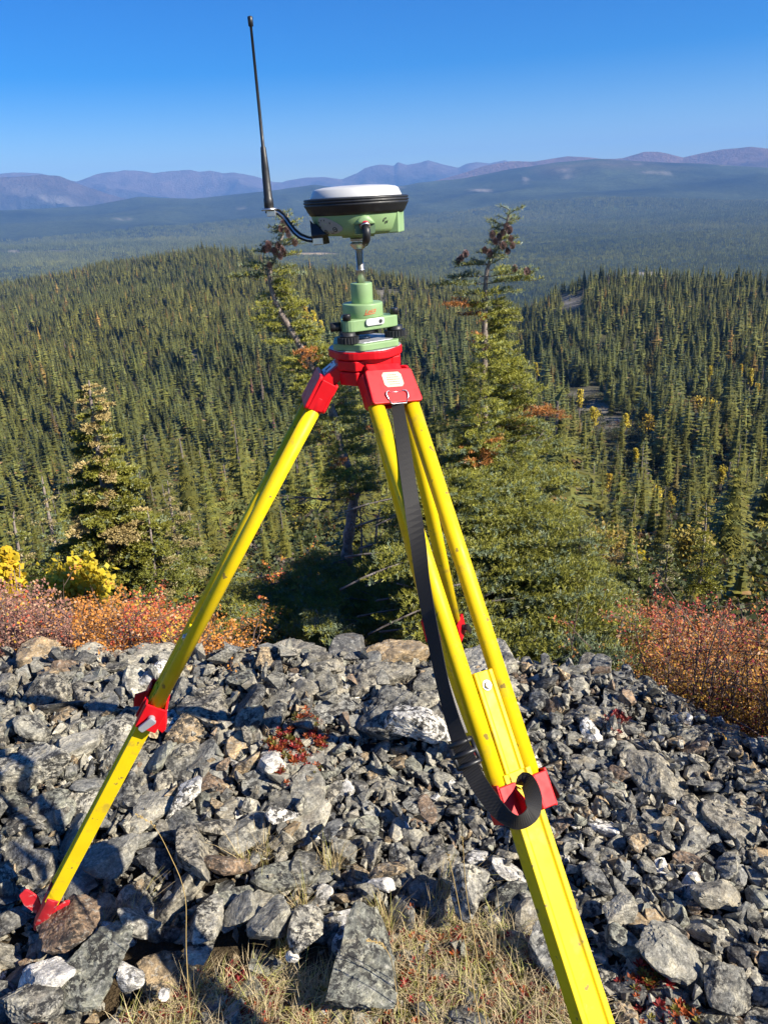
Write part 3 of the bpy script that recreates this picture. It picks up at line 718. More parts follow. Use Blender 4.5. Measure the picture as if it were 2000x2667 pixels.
# rocks one can name: px, py (middle), width, height in the photograph, colour, relative height, tilt (deg about view), seed, label
ROCKS = [
 (742, 1735, 290, 100, WARM, .46, -4, 1, 'wide pale boulder at the back edge below the dark fir shade'),
 (918, 1702, 95, 110, DARK, .9, 28, 2, 'dark triangular slab standing between the two tan boulders at the back'),
 (1037, 1708, 155, 90, TAN, .75, 6, 3, 'tan faced block with a dark lichen side at the back edge left of the strap'),
 (1290, 1766, 190, 140, LIGHT, .85, 0, 4, 'big whitish boulder under the fir seen between the front leg tubes'),
 (968, 1782, 175, 110, WARM, .7, -12, 5, 'rough pale grey boulder in front of the dark triangular slab'),
 (1045, 1846, 190, 95, GREY, .55, -8, 6, 'broad grey rock behind the white quartz block left of the strap'),
 (1098, 1890, 150, 90, WHITE, .7, 5, 7, 'white quartz block speckled black just left of the hanging strap'),
 (795, 1765, 72, 62, WHITE, .9, 10, 8, 'small white speckled rock in front of the wide pale boulder'),
 (572, 1742, 165, 70, GREY, .45, -16, 9, 'flat grey slab overhanging a dark hollow right of the left leg'),
 (405, 1715, 150, 85, LIGHT, .6, -5, 10, 'pale rock mottled with lichen beside the left tripod leg at the top'),
 (95, 1695, 95, 75, TAN, .8, -20, 11, 'tan rock half hidden by the orange shrubs at the far left'),
 (1622, 1845, 250, 150, BLUE, .35, 14, 12, 'big flat dark mottled slab below the red shrubs on the right'),
 (1722, 2035, 190, 180, WARM, .5, 24, 13, 'large brown and grey boulder in the middle right of the scree'),
 (1458, 1772, 105, 55, WARM, .7, 4, 14, 'block at the tip of the fir skirt right of the white boulder'),
 (1925, 2155, 145, 150, WARM, .45, 12, 15, 'large flat tan slab near the right border'),
 (945, 2485, 205, 270, GREEN, .34, 10, 66, 'largest greenish slab lying in the grass at the bottom middle'),
 (725, 2385, 130, 150, GREY, .75, -6, 17, 'grey boulder crossed by a white vein left of the greenish slab'),
 (808, 2425, 90, 125, LIGHT, .7, 14, 18, 'pale triangular stone between the veined boulder and the greenish slab'),
 (262, 2492, 215, 165, GREEN, .35, 4, 19, 'smooth greenish slab under the white quartz lump at the bottom left'),
 (345, 2536, 92, 66, WHITE, .8, -8, 20, 'white quartz lump lying on the smooth greenish slab'),
 (172, 2405, 150, 120, BROWN, .6, -14, 21, 'brown boulder right of the left tripod foot'),
 (493, 2230, 130, 165, WARM, .7, 24, 22, 'rounded brownish boulder by the tall grass stalk in the lower left'),
 (1412, 2468, 110, 150, BLUE, .4, 10, 23, 'bluish slab with a tan face left of the front leg near the bottom'),
 (1225, 2325, 130, 110, LIGHT, .6, 12, 24, 'pale angular block beside the tall grass left of the front leg'),
 (92, 2002, 185, 105, LIGHT, .62, -8, 25, 'wide lichen covered boulder at the left border'),
 (190, 1945, 105, 118, LIGHT, .8, 10, 26, 'upright whitish boulder speckled black left of the left leg'),
 (473, 2078, 110, 55, WHITE, .6, -32, 27, 'slanting white quartz stone in the left scree'),
 (1118, 2106, 44, 74, BROWN, .5, 6, 28, 'flat brown stone standing out in the grey gravel left of the strap loop'),
 (862, 2162, 48, 82, BLUE, .6, -4, 29, 'dark stone with thin white stripes in the middle of the scree'),
 (732, 2124, 76, 66, WHITE, .8, 18, 30, 'white stone spotted black below the red cushion plant'),
 (1602, 2366, 95, 75, LIGHT, .7, -20, 31, 'white edged grey rock right of the front leg'),
 (1616, 2458, 75, 100, GREEN, .7, 12, 32, 'upright greenish rock close right of the front leg'),
 (1738, 2462, 175, 130, GREY, .5, 38, 33, 'long leaning blade of grey rock in the lower right'),
 (1395, 1900, 105, 85, BLUE, .6, 30, 34, 'grey flat rock seen behind the right tube of the front leg'),
 (1010, 2268, 80, 52, TAN, .8, 2, 35, 'tan stone above the white quartz piece in the lower middle'),
 (997, 2303, 62, 38, WHITE, .8, 0, 36, 'white quartz piece below the tan stone in the lower middle'),
 (765, 2497, 38, 36, WHITE, .8, 30, 37, 'small bright white pebble on the shaded soil left of the greenish slab'),
 (911, 2583, 26, 26, WHITE, .8, 0, 38, 'white pebble at the lower left edge of the greenish slab'),
 (432, 2588, 28, 34, WHITE, .8, 40, 39, 'white pebble in the moss right of the quartz lump'),
 (1655, 2195, 60, 60, TAN, .7, 20, 40, 'orange tan stone in the right half of the gravel'),
 (1560, 1985, 75, 65, BLUE, .7, 10, 41, 'bluish stone beside the black clamp lever of the front leg'),
 (262, 1840, 75, 95, BLUE, .8, 8, 42, 'smooth bluish rock left of the left clamp'),
 (550, 2400, 95, 130, LIGHT, .5, 8, 43, 'tall pale rock in shadow right of the long grass stalk'),
 (528, 2470, 72, 95, LIGHT, .35, 2, 44, 'square pale flat stone beside the base of the long grass stalk'),
 (640, 2380, 90, 110, GREY, .6, -18, 45, 'dark faced rock left of the white veined boulder'),
 (120, 2525, 150, 80, WHITE, .45, -12, 46, 'ragged white quartz crust left of the smooth greenish slab'),
 (360, 2405, 120, 75, LIGHT, .6, 0, 47, 'pale rock behind the dry grass tuft above the greenish slab'),
 (440, 1875, 85, 70, WHITE, .7, 12, 48, 'white rock spotted black right behind the left clamp'),
 (545, 1850, 125, 105, WARM, .75, 12, 49, 'grey pyramid shaped rock right of the left clamp'),
 (60, 2610, 170, 130, GREY, .5, 16, 50, 'grey boulder in the bottom left corner'),
 (1560, 2285, 80, 75, BLUE, .6, 20, 51, 'dark bluish angular stone in the lower right gravel'),
 (1870, 2330, 110, 80, WARM, .6, 14, 52, 'brownish slab among the stones near the right border'),
 (1845, 1920, 150, 85, GREY, .6, 20, 53, 'grey rock with a dark hollow at the foot of the right shrubs'),
 (1960, 2010, 120, 80, WARM, .6, 18, 54, 'sloping pale rock at the right border below the shrubs'),
 (1880, 2560, 130, 110, GREY, .6, 10, 55, 'grey boulder in the bottom right corner'),
 (300, 2230, 130, 90, GREY, .6, 10, 56, 'dark rock in the tripod shadow beside the lower left leg'),
]
placed = []
def put_rock(px, py, w, h, col, zf, tilt, seed, label, sub=4):
    r0 = on_z(px, py, 0.0); dep = (r0 - CP) @ FW; half = 0.5 * w * dep / FPX; hz = half * zf
    zc = 0.02 + hz * 0.55
    if py < 1800 and w > 100: zc -= 0.035
    p = on_z(px, py, zc); dep = (p - CP) @ FW; half = 0.5 * w * dep / FPX
    el = unit(p - CP); s = math.sqrt(max(0.05, 1 - el[2] ** 2))
    hy = max(0.35 * half, min(1.6 * half, 0.5 * h * dep / FPX / max(.35, abs(el[2])) * (1.0 - 0.35 * zf)))
    me = boulder_me('rock', 900 + seed, sub if w > 70 else 3, (1, 1, 1), 5 + seed % 4, 0.035 if w < 150 else 0.055, 0.04 if w < 150 else 0.085)
    o = add_mesh('rock', me, None, p, (rad(rk.uniform(-12, 12)), rad(tilt), rad(rk.uniform(-25, 25))), (half * .97, hy * .97, hz * .97))
    jt = rk.uniform(.9, 1.1); o.color = (*[c * jt for c in col], 1); tag(o, label, 'rock', 'rocks of the scree')
    placed.append((p[0], p[1], (half + hy) / 2))
for r_ in ROCKS: put_rock(*r_)
# medium rocks, each a thing, sharing sixteen shapes
MEDV = [boulder_me('rock_shape', 1300 + i, 3, [(1, .8, .6), (1, .7, .7), (1, .9, .5), (1, .62, .55)][i % 4], 5 + i % 4, 0.035, 0.05) for i in range(16)]
def size_zone(X, Y):
    if Y < 1860: return (0.026, 0.062) if X < 1250 else (0.022, 0.05)
    if X < 820: return (0.026, 0.060)
    if Y > 2180 and X < 1420: return (0.022, 0.045)
    return (0.016, 0.034)
cand = []
tries = 0
while len(cand) < 7000 and tries < 60000:
    tries += 1
    X, Y = rk.uniform(-60, 2060), rk.uniform(1650, 2720)
    p = on_z(X, Y, 0.015); d_ = math.hypot(p[0], p[1])
    if d_ > np.interp(math.atan2(p[0], p[1]), EDGE_AZ, EDGE_D) + 0.12: continue
    a, b_ = size_zone(X, Y); cand.append((rk.uniform(a, b_) * (1.0 if rk.rand() < .7 else .8), p[0], p[1], X, Y))
cand.sort(reverse=True); nmed = 0
zone_of = lambda X, Y: ('near the back edge' if Y < 1880 else ('at the near end' if Y > 2330 else 'half way up')) + ' of the scree ' + ('on the left' if X < 667 else ('in the middle' if X < 1334 else 'on the right'))
gap_ok = lambda x, y, r, f: all((x - a) ** 2 + (y - b) ** 2 > (f * (r + c)) ** 2 for a, b, c in placed)
LEFTOVER = []
import re as _re
SHORT = {}
for r_ in ROCKS:
    s_ = _re.split(r' (?:at|below|in|on|standing|behind|just|right|left|beside|lying|crossed|under|with|seen|between|near|close|half|spotted|above|by|mottled|overhanging|speckled|hidden|facing|crust) ', r_[8])[0]
    SHORT.setdefault(s_, []).append((r_[0], r_[1]))
LAND = [(v[0], k) for k, v in SHORT.items() if len(v) == 1 and len(k.split()) <= 5]
def near_word(X, Y):
    (x, y), k = min(LAND, key=lambda q: math.hypot(q[0][0] - X, (q[0][1] - Y) * 1.2))
    dx, dy = X - x, (Y - y) * 1.2
    return ('right of' if dx > 0 else 'left of') + ' the ' + k if abs(dx) > abs(dy) else ('below' if dy > 0 else 'above') + ' the ' + k
for r_, x, y, X, Y in cand:
    soil = Y > 2400 and 300 < X < 1500 or (Y > 2330 and 900 < X < 1350)
    if soil and rk.rand() < .85: continue
    if not gap_ok(x, y, r_, 0.68): continue
    placed.append((x, y, r_))
    if nmed >= 243: LEFTOVER.append((x, y, r_)); continue
    nmed += 1
    ci = rk.choice(9, p=PW / PW.sum()); col = PAL[ci]
    o = add_mesh('rock', MEDV[rk.randint(16)], None, (x, y, near_z(x, y) + r_ * rk.uniform(.15, .5)), (rad(rk.uniform(-35, 35)), rad(rk.uniform(-35, 35)), rk.uniform(0, 6.28)), (r_ * 1.22, r_ * 1.22, r_ * rk.uniform(.9, 1.3)))
    jt = rk.uniform(.8, 1.2); o.color = (*[c * jt for c in col], 1)
    tag(o, '%s %s rock lying loose %s' % ('large' if r_ > .045 else ('middling' if r_ > .034 else 'small'), CNAME[col], near_word(X, Y)), 'rock', 'rocks of the scree')
# gravel between and under them
GRV = [mesh_np('stone', *hull_np(40 + i, 8 + i % 4, [(1, .75, .5), (1, .55, .45), (1, .9, .6), (1, .7, .34)][i % 4]), [M_GRAVEL], False) for i in range(24)]
S_GRV = source('stone', GRV)
nG = 26000
gx = []; 
A = rk.uniform(-0.85, 0.85, nG); D_ = np.sqrt(rk.uniform(0.75 ** 2, 3.3 ** 2, nG)); gx, gy = D_ * np.sin(A), D_ * np.cos(A)
e_ = np.interp(A, EDGE_AZ, EDGE_D)
X, Y = px_of(A, D_, np.zeros(nG))
soil = ((Y > 2395) & (X > 250) & (X < 1500)) | ((Y > 2320) & (X > 900) & (X < 1350))
k = (D_ < e_ + 0.10) & (~soil | (rk.rand(nG) < 0.12)) & (X > -500) & (X < 2500)
gr = np.exp(rk.normal(math.log(0.0105), 0.42, nG)).clip(.004, .026) * np.where(X < 820, 1.25, 1.0) * np.where(Y < 1850, 1.3, 1.0)
gz = near_z(gx, gy) + rk.uniform(-0.2, 1.5, nG) * gr + np.where(rk.rand(nG) < .25, rk.uniform(0, .022, nG), 0)
ti = rk.choice(9, nG, p=np.array([.26, .14, .24, .10, .06, .04, .02, .06, .08])); tint = np.array(PAL)[ti] * rk.uniform(.75, 1.25, (nG, 1))
P = np.stack([gx, gy, gz], -1)[k]; rr = gr[k] * 1.3; T = tint[k]
if False:
    lo = np.array(LEFTOVER); P = np.concatenate([P, np.stack([lo[:, 0], lo[:, 1], near_z(lo[:, 0], lo[:, 1]) + lo[:, 2] * .35], -1)]); rr = np.concatenate([rr, lo[:, 2] * 1.15])
    T = np.concatenate([T, np.array(PAL)[rk.choice(9, len(lo), p=PW / PW.sum())] * rk.uniform(.8, 1.2, (len(lo), 1))])
if LEFTOVER:
    lo = np.array(LEFTOVER); n_ = len(lo); STN = [m.copy() for m in MEDV]
    for m in STN: m.materials.clear(); m.materials.append(M_STONES)
    scatter('loose_stones', np.stack([lo[:, 0], lo[:, 1], near_z(lo[:, 0], lo[:, 1]) + lo[:, 2] * rk.uniform(.1, .5, n_)], -1), None, lo[:, 2] * 1.22, rk.randint(0, 16, n_), source('loose_stone', STN), np.array(PAL)[rk.choice(9, n_, p=PW / PW.sum())] * rk.uniform(.8, 1.2, (n_, 1)), rot3=np.stack([rk.uniform(-.6, .6, n_), rk.uniform(-.6, .6, n_), rk.uniform(0, 6.28, n_)], -1))
n_ = len(P)
scatter('gravel', P, None, rr, rk.randint(0, 24, n_), S_GRV, T, rot3=rk.uniform(0, 6.28, (n_, 3)))
# ================================================================ firs, shrubs, grass close by
pr = np.random.RandomState(303)
def los(px, py, h, d0=1.9, d1=14.0):
    """where the line of sight comes down to h above the ground"""
    r = ray(px, py); hh = math.hypot(r[0], r[1]); d = np.linspace(d0, d1, 400); t = d / hh
    x, y, z = r[0] * t, r[1] * t, CAM_H + r[2] * t
    g = z - (near_z(x, y) + h); i = int(np.argmax(g < 0)) if (g < 0).any() else 399
    return np.array([x[i], y[i], z[i]])
class Needles:
    def __init__(s): s.A = []; s.B = []; s.C = []
    def seg(s, a, b, c): s.A.append(a); s.B.append(b); s.C.append(c)
    def mesh(s, name, per_m=400, ln=0.018, wd=0.0027, mat=None, rs=pr):
        A, B, Cc = np.array(s.A), np.array(s.B), np.array(s.C)
        L = np.linalg.norm(B - A, axis=1); n = np.maximum(3, (L * per_m).astype(int)); idx = np.repeat(np.arange(len(A)), n); N = len(idx)
        t = rs.uniform(0, 1, N)[:, None]; ax = ((B - A) / np.maximum(L, 1e-6)[:, None])[idx]; p = A[idx] + (B - A)[idx] * t
        v = rs.normal(0, 1, (N, 3)); v[:, 2] += 0.55; v -= ax * (v * ax).sum(1)[:, None]; v /= np.linalg.norm(v, axis=1)[:, None] + 1e-9
        nd = v * 0.85 + ax * rs.uniform(0.25, 0.75, (N, 1)); nd /= np.linalg.norm(nd, axis=1)[:, None]
        l = ln * rs.uniform(0.7, 1.2, (N, 1)); tip = p + nd * l
        tn_ = rs.normal(0, .40, (N, 3)) + SUN_DIR + [0, 0, .25]; sd = np.cross(nd, tn_); sd /= np.linalg.norm(sd, axis=1)[:, None] + 1e-9
        w = wd * 0.5
        V = np.stack([p - sd * w, p + sd * w, p + nd * l * .75 + sd * w * .9, tip, p + nd * l * .75 - sd * w * .9], 1).reshape(-1, 3)
        b = np.arange(N)[:, None] * 5
        F = np.concatenate([b + np.array([[0, 1, 2]]), b + np.array([[0, 2, 4]]), b + np.array([[4, 2, 3]])], 1).reshape(-1, 3)
        c = np.repeat(Cc[idx] * rs.uniform(0.75, 1.25, (N, 1)), 5, 0)
        return mesh_np(name, V, F, [mat or M_NEEDLE], False, c)
OLIVE, LIME, GLAUC, ORNG = np.array([.165, .172, .030]), np.array([.265, .255, .042]), np.array([.165, .205, .115]), np.array([.40, .165, .045])
def spray(nd, wood, p0, dr, L, rise=0.1, droop=0.15, dens=1.0, tone=None, dead=0.0, glauc=0.2, rs=pr, curl=0.5, bare=0.12):
    """one fir branch: bowed axis, side twigs both sides, twiglets"""
    dr = unit(dr); side = unit(np.cross(dr, [0, 0, 1.0])); up = np.array([0, 0, 1.0])
    bend = rs.uniform(-.25, .25)
    pt = lambda s: p0 + dr * L * s + side * bend * L * s * s + up * L * (rise * s - droop * s * s)
    n = 6; pts = [pt(k / n) for k in range(n + 1)]
    wood.tube(pts, [0.0016 + 0.007 * L * (1 - k / n) for k in range(n + 1)], 5)
    isdead = rs.rand() < dead
    def tone_():
        if isdead: return ORNG * rs.uniform(.7, 1.3)
        if rs.rand() < glauc: return GLAUC * rs.uniform(.8, 1.25)
        q = rs.rand(); return (OLIVE * (1 - q) + LIME * q) * rs.uniform(.75, 1.2) * (1 if tone is None else tone)
    for k in range(n):
        if k >= n * bare * 2: nd.seg(pts[k], pts[k + 1], tone_())
    step = 0.030 / dens; s = bare + rs.uniform(0, .05)
    sg = 1
    while s < 0.97:
        tl = min(0.24, (0.42 * (1 - s) + 0.13) * L * rs.uniform(.65, 1.2) + 0.018)
        b = pt(s); d = dr * rs.uniform(.55, .8) + side * sg * rs.uniform(.65, .95) + up * rs.uniform(-.05, .40); d = unit(d)
        m = b + d * tl * .55 + up * 0.01 * tl; e = b + unit(d + dr * .45 + up * rs.uniform(-.15, .30) * curl) * tl
        c = tone_(); nd.seg(b, m, c); nd.seg(m, e, c)
        if tl > 0.055:
            q = 0.3
            while q < 0.95:
                bb = b + (e - b) * q; l2 = tl * (0.45 * (1 - q) + .16) * rs.uniform(.8, 1.2)
                for s2 in (-1, 1):
                    sd2 = unit(np.cross(d, up)); ee = bb + unit(d * .75 + sd2 * s2 * .8 + up * rs.uniform(0, .35)) * l2
                    nd.seg(bb, ee, tone_() * 1.05)
                q += 0.030 / max(tl, .03) / dens
        s += step / L; sg = -sg
def curve(pts, n):
    pts = [np.asarray(p, float) for p in pts]; out = []; m = len(pts)
    for t in np.linspace(0, m - 1, n):
        i = min(int(t), m - 2); f = t - i; p0, p1, p2, p3 = pts[max(i - 1, 0)], pts[i], pts[i + 1], pts[min(i + 2, m - 1)]
        out.append(0.5 * ((2 * p1) + (p2 - p0) * f + (2 * p0 - 5 * p1 + 4 * p2 - p3) * f * f + (3 * p1 - p0 - 3 * p2 + p3) * f ** 3))
    return out
M_CONE = leaf_mat('fir_cones', 0.0, rough=0.7)
def cone_me(seed):
    """upright fir cone: core with rings of scales"""
    rs = np.random.RandomState(seed); V = []; F = []; Cc = []
    for r_ in range(9):
        z = (r_ + .5) / 9; R = 0.36 * math.sin(PI * (0.12 + 0.82 * z)) ** .8
        for k in range(8):
            a = 2 * PI * (k + .5 * (r_ % 2)) / 8; d = np.array([math.cos(a), math.sin(a), 0]); t = np.array([-d[1], d[0], 0]); c = d * R * .8 + [0, 0, z - .5]
            o = len(V); o2 = rs.uniform(.8, 1.25)
            V += [c - t * R * .42, c + t * R * .42, c + d * R * .5 * o2 + t * R * .3 + [0, 0, .10], c + d * R * .5 * o2 - t * R * .3 + [0, 0, .10]]; F.append([o, o + 1, o + 2, o + 3])
            q = rs.uniform(.7, 1.4); Cc += [np.array([.09, .05, .045]) * q] * 2 + [np.array([.30, .19, .17]) * q] * 2
    return mesh_np('cone', np.array(V), np.array(F), [M_CONE], False, np.array(Cc))
CONES = [cone_me(i) for i in range(4)]
def part_branch(root, name='branch'):
    w = MB(); nd = Needles()
    return w, nd
def finish(root, w, nd, bname='branch', **kw):
    b = w.build(bname, M_BARK, root); base = parent_base(root)
    if nd.A:
        me = nd.mesh('needles', **kw); o = add_mesh('needles', me, b, -base)
    return b
def add_cone(root, p, L, axis=(0, 0, 1)):
    base = parent_base(root); q = Vector(unit(axis)).to_track_quat('Z', 'Y').to_euler()
    return add_mesh('cone', CONES[pr.randint(4)], root, np.asarray(p) - base, q, L)
def stem(root, pts, r0, r1, name='trunk'):
    b = MB(); n = len(pts); kn = [1 + .18 * math.sin(i * 2.7) for i in range(n)]
    b.tube(pts, [(r0 + (r1 - r0) * i / (n - 1)) * kn[i] for i in range(n)], 9); o = b.build(name, M_BARK, root); o.color = (1.45, 1.4, 1.35, 1); return o

# ---------- right fir, cones on its crooked top, foliage to the right of a bare trunk, wide skirt at its foot
DR = 4.6
Tp = [(1327, 548), (1316, 590), (1296, 640), (1272, 690), (1264, 740), (1262, 820), (1262, 900), (1259, 980), (1260, 1060), (1266, 1130), (1290, 1200), (1276, 1270), (1255, 1330), (1243, 1400), (1238, 1480), (1240, 1540)]
def to_ground(T): p = T[-1].copy(); p[2] = near_z(p[0], p[1]) - .05; return T + [p]
TR = to_ground(curve([on_d(x, y, DR) for x, y in Tp], 46))
fr = thing('fir_tree', 'tall fir with cones on its crooked top right of the instrument', 'fir tree', TR[-1])
stem(fr, TR[::-1], 0.040, 0.004)
def at_y(T, y): return min(T, key=lambda p: abs(proj(p)[1] - y))
def ring_branch(root, T, y, az, L, **kw):
    w, nd = MB(), Needles(); p = at_y(T, y); spray(nd, w, p, np.array([math.cos(rad(az)), math.sin(rad(az)), 0]), L, **kw); finish(root, w, nd); return p
for y, az, L, kw in [(580, 20, .07, {}), (600, 200, .07, {}), (620, 330, .10, {}), (640, 10, .13, {}), (655, 180, .10, {}), (668, 350, .10, {}), (690, 190, .20, {}), (700, 5, .16, {}), (716, 350, .27, {}), (722, 175, .20, {}), (738, 182, .28, {}), (742, 10, .28, {}), (760, 340, .20, {}), (770, 200, .17, {}), (782, 250, .16, {}), (800, 190, .24, dict(dead=.3)), (820, 170, .16, dict(dead=.35))]:
    ring_branch(fr, TR, y, az, L, rise=.12, droop=.1, glauc=.35, dens=1.0, bare=.06, **kw)
for i, y in enumerate(np.linspace(775, 1160, 54)):
    ring_branch(fr, TR, y, pr.uniform(-2, 70) if i % 4 else pr.uniform(-115, -80), (0.15 + 0.17 * min(1, (y - 795) / 200)) * pr.uniform(.75, 1.25), rise=pr.uniform(-.1, .25), droop=pr.uniform(.2, .5), dead=.03, glauc=.10, bare=.08, curl=1.0, tone=1.25)
for y in np.linspace(830, 1160, 9): ring_branch(fr, TR, y, pr.uniform(150, 250), pr.uniform(.07, .16), rise=.1, droop=.3, dead=.35, dens=.7)
for y in np.linspace(552, 690, 18): ring_branch(fr, TR, y, pr.uniform(0, 360), pr.uniform(.05, .11), rise=.5, droop=.1, glauc=.8, dens=1.1, bare=.02)
for i, y in enumerate(np.linspace(1090, 1420, 66)):
    ring_branch(fr, TR, y, pr.uniform(120, 400), pr.uniform(.30, .60) * (1 if i % 3 else .7), rise=pr.uniform(0, .3), droop=.25, glauc=.28, dead=.03, bare=.2)
for px, py in [(1318, 590), (1326, 600), (1330, 622), (1310, 640), (1322, 655), (1300, 618), (1290, 628), (1282, 612), (1275, 660), (1212, 662), (1202, 672), (1194, 680), (1340, 700), (1372, 708), (1262, 652), (1310, 606), (1334, 640), (1262, 905), (1292, 1130), (1298, 1120), (1285, 1140), (1310, 1168), (1340, 1160), (1375, 1165), (1192, 1060), (1220, 1062), (1386, 1228), (1222, 1238), (1195, 1236), (1242, 1120)]:
    add_cone(fr, on_d(px, py, DR - pr.uniform(.06, .12)), pr.uniform(.036, .047), (pr.uniform(-.25, .25), pr.uniform(-.25, .25), 1))
# dead grey limbs
def dead_limb(root, pts, r, twigs=6, rs=pr):
    b = MB(); c = curve(pts, 10); b.tube(c, [r * (1 - .8 * i / 9) for i in range(10)], 6)
    for _ in range(twigs):
        i = rs.randint(3, 9); d = unit(c[i] - c[i - 2]) + rs.normal(0, .55, 3); L = rs.uniform(.04, .14)
        b.tube([c[i], c[i] + unit(d) * L * .5 + rs.normal(0, .006, 3), c[i] + unit(d) * L + rs.normal(0, .01, 3)], [r * .45, r * .35, r * .15], 4)
    o = b.build('dead_limb', M_BARK, root); o.color = (1.7, 1.65, 1.65, 1); return o
dead_limb(fr, [on_d(x, y, DR - .05) for x, y in ((1270, 1310), (1300, 1300), (1330, 1288), (1362, 1278))], .010, 4)
dead_limb(fr, [on_d(x, y, DR - .5) for x, y in ((1230, 1560), (1260, 1530), (1290, 1500), (1330, 1510))], .008, 16)
dead_limb(fr, [on_d(x, y, DR - .1) for x, y in ((1275, 1145), (1320, 1143), (1370, 1150), (1400, 1146))], .004, 8)
# skirt: low boughs sprawling towards the viewer and to the right
def poly_pts(poly, n, rs=pr):
    P = np.array(poly, float); lo, hi = P.min(0), P.max(0); out = []
    while len(out) < n:
        q = rs.uniform(lo, hi); inside = False; j = len(P) - 1
        for i in range(len(P)):
            if (P[i, 1] > q[1]) != (P[j, 1] > q[1]) and q[0] < (P[j, 0] - P[i, 0]) * (q[1] - P[i, 1]) / (P[j, 1] - P[i, 1]) + P[i, 0]: inside = not inside
            j = i
        if inside: out.append(q)
    return out
def skirt(root, poly, n, yr, dr, dirs, Ls, glauc=.3, **kw):
    for x, y in poly_pts(poly, n):
        e = on_d(x, y, (dr[0] + (dr[1] - dr[0]) * (y - yr[0]) / (yr[1] - yr[0])) * pr.uniform(.92, 1.12)); a = rad(pr.uniform(*dirs)); L = pr.uniform(*Ls)
        d = np.array([math.cos(a), math.sin(a), 0]); w, nd = MB(), Needles(); p0 = e - d * L * .75 - np.array([0, 0, .10 * L])
        p0[2] = max(p0[2], near_z(p0[0], p0[1]) + .02)
        spray(nd, w, p0, d, L, rise=pr.uniform(.25, .5), droop=pr.uniform(.25, .5), glauc=glauc, **kw); finish(root, w, nd)
skirt(fr, [(1150, 1260), (1230, 1220), (1330, 1230), (1420, 1310), (1500, 1430), (1560, 1560), (1600, 1650), (1590, 1700), (1430, 1740), (1330, 1745), (1180, 1690), (1150, 1560)], 125, (1250, 1750), (3.95, 2.75), (-65, 25), (.40, .72), glauc=.22, dens=.9, curl=.5)
skirt(fr, [(1330, 1690), (1480, 1690), (1610, 1740), (1640, 1800), (1480, 1765)], 12, (1690, 1800), (2.9, 2.6), (-30, 30), (.25, .38), glauc=.7)
# young bluish fir on the right of the skirt
YT = curve([on_d(x, y, 3.45) for x, y in ((1511, 1382), (1508, 1440), (1503, 1500), (1498, 1560), (1494, 1600))], 16)
yf = thing('young_fir', 'slender young fir with a bare leader right of the fir skirt', 'young fir', YT[-1]); stem(yf, YT[::-1], .013, .003)
for y in np.linspace(1395, 1585, 22):
    ring_branch(yf, YT, y, pr.uniform(0, 360), .05 + .17 * (y - 1385) / 200 * pr.uniform(.8, 1.2), rise=.45, droop=.15, glauc=.5, bare=.04)

# ---------- leaning fir behind the instrument
DL = 5.0
Tq = [(750, 555), (742, 590), (732, 625), (718, 665), (704, 700), (706, 745), (722, 795), (752, 850), (790, 915), (826, 980), (856, 1040), (872, 1100), (884, 1160), (908, 1225), (922, 1290), (914, 1350), (905, 1420), (902, 1500)]
TL = to_ground(curve([on_d(x, y, DL) for x, y in Tq], 50))
fl = thing('fir_tree', 'leaning fir with a twisted grey trunk behind the instrument', 'fir tree', TL[-1]); stem(fl, TL[::-1], 0.042, 0.004)
for y, az, L in [(565, 90, .06), (590, 0, .08), (605, 180, .07), (622, 350, .12), (640, 20, .14), (652, 185, .14), (668, 350, .16), (690, 185, .18), (700, 10, .16), (715, 175, .24), (722, 350, .20)]:
    ring_branch(fl, TL, y, az, L, rise=.15, droop=.1, glauc=.45, bare=.05)
for y in np.linspace(560, 705, 16): ring_branch(fl, TL, y, pr.uniform(0, 360), pr.uniform(.05, .11), rise=.5, droop=.1, glauc=.8, dens=1.1, bare=.02)
for y in np.linspace(725, 1010, 70): ring_branch(fl, TL, y, pr.choice([pr.uniform(130, 250), pr.uniform(-10, 70), pr.uniform(-10, 40)]), (0.10 + 0.09 * min(1, (y - 730) / 120)) * pr.uniform(.7, 1.25), rise=pr.uniform(-.05, .3), droop=pr.uniform(.15, .45), glauc=.14, dead=.010, bare=.06, curl=1.0, tone=1.25)
for y in np.linspace(1000, 1290, 56): ring_branch(fl, TL, y, pr.choice([pr.uniform(0, 60), pr.uniform(0, 60), pr.uniform(-120, -85), pr.uniform(170, 230)]), pr.uniform(.10, .32), rise=.08, droop=.25, dead=.03, glauc=.2, tone=1.25)
for y in np.linspace(1040, 1280, 7): ring_branch(fl, TL, y, pr.uniform(150, 240), pr.uniform(.08, .17), rise=.08, droop=.25, dead=.3)
for px, py in [(737, 582), (732, 596), (748, 600), (752, 612), (700, 638), (698, 648), (716, 655), (735, 650), (742, 660), (730, 668), (768, 632), (702, 692), (726, 640), (690, 650)]:
    add_cone(fl, on_d(px, py, DL - pr.uniform(.06, .11)), pr.uniform(.040, .050), (pr.uniform(-.3, .3), pr.uniform(-.3, .3), 1))
w, nd = MB(), Needles()
for q in range(5): spray(nd, w, on_d(785, 905 + q * 4, DL - .1), np.array([math.cos(rad(-20 - 18 * q)), math.sin(rad(-20 - 18 * q)), 0]), .11, rise=-.1, droop=.5, dead=1.0)
for px, py in ((845, 1120), (960, 1110)):
    for q in range(2): spray(nd, w, on_d(px, py, DL - .12), np.array([pr.uniform(-1, 1), -.5, 0]), .06, rise=-.1, droop=.4, dead=1.0)
finish(fl, w, nd, 'withered_branch')['label'] = 'withered orange sprays'
dead_limb(fl, [on_d(x, y, DL - .04) for x, y in ((915, 1298), (860, 1302), (800, 1296), (732, 1290))], .009, 10)
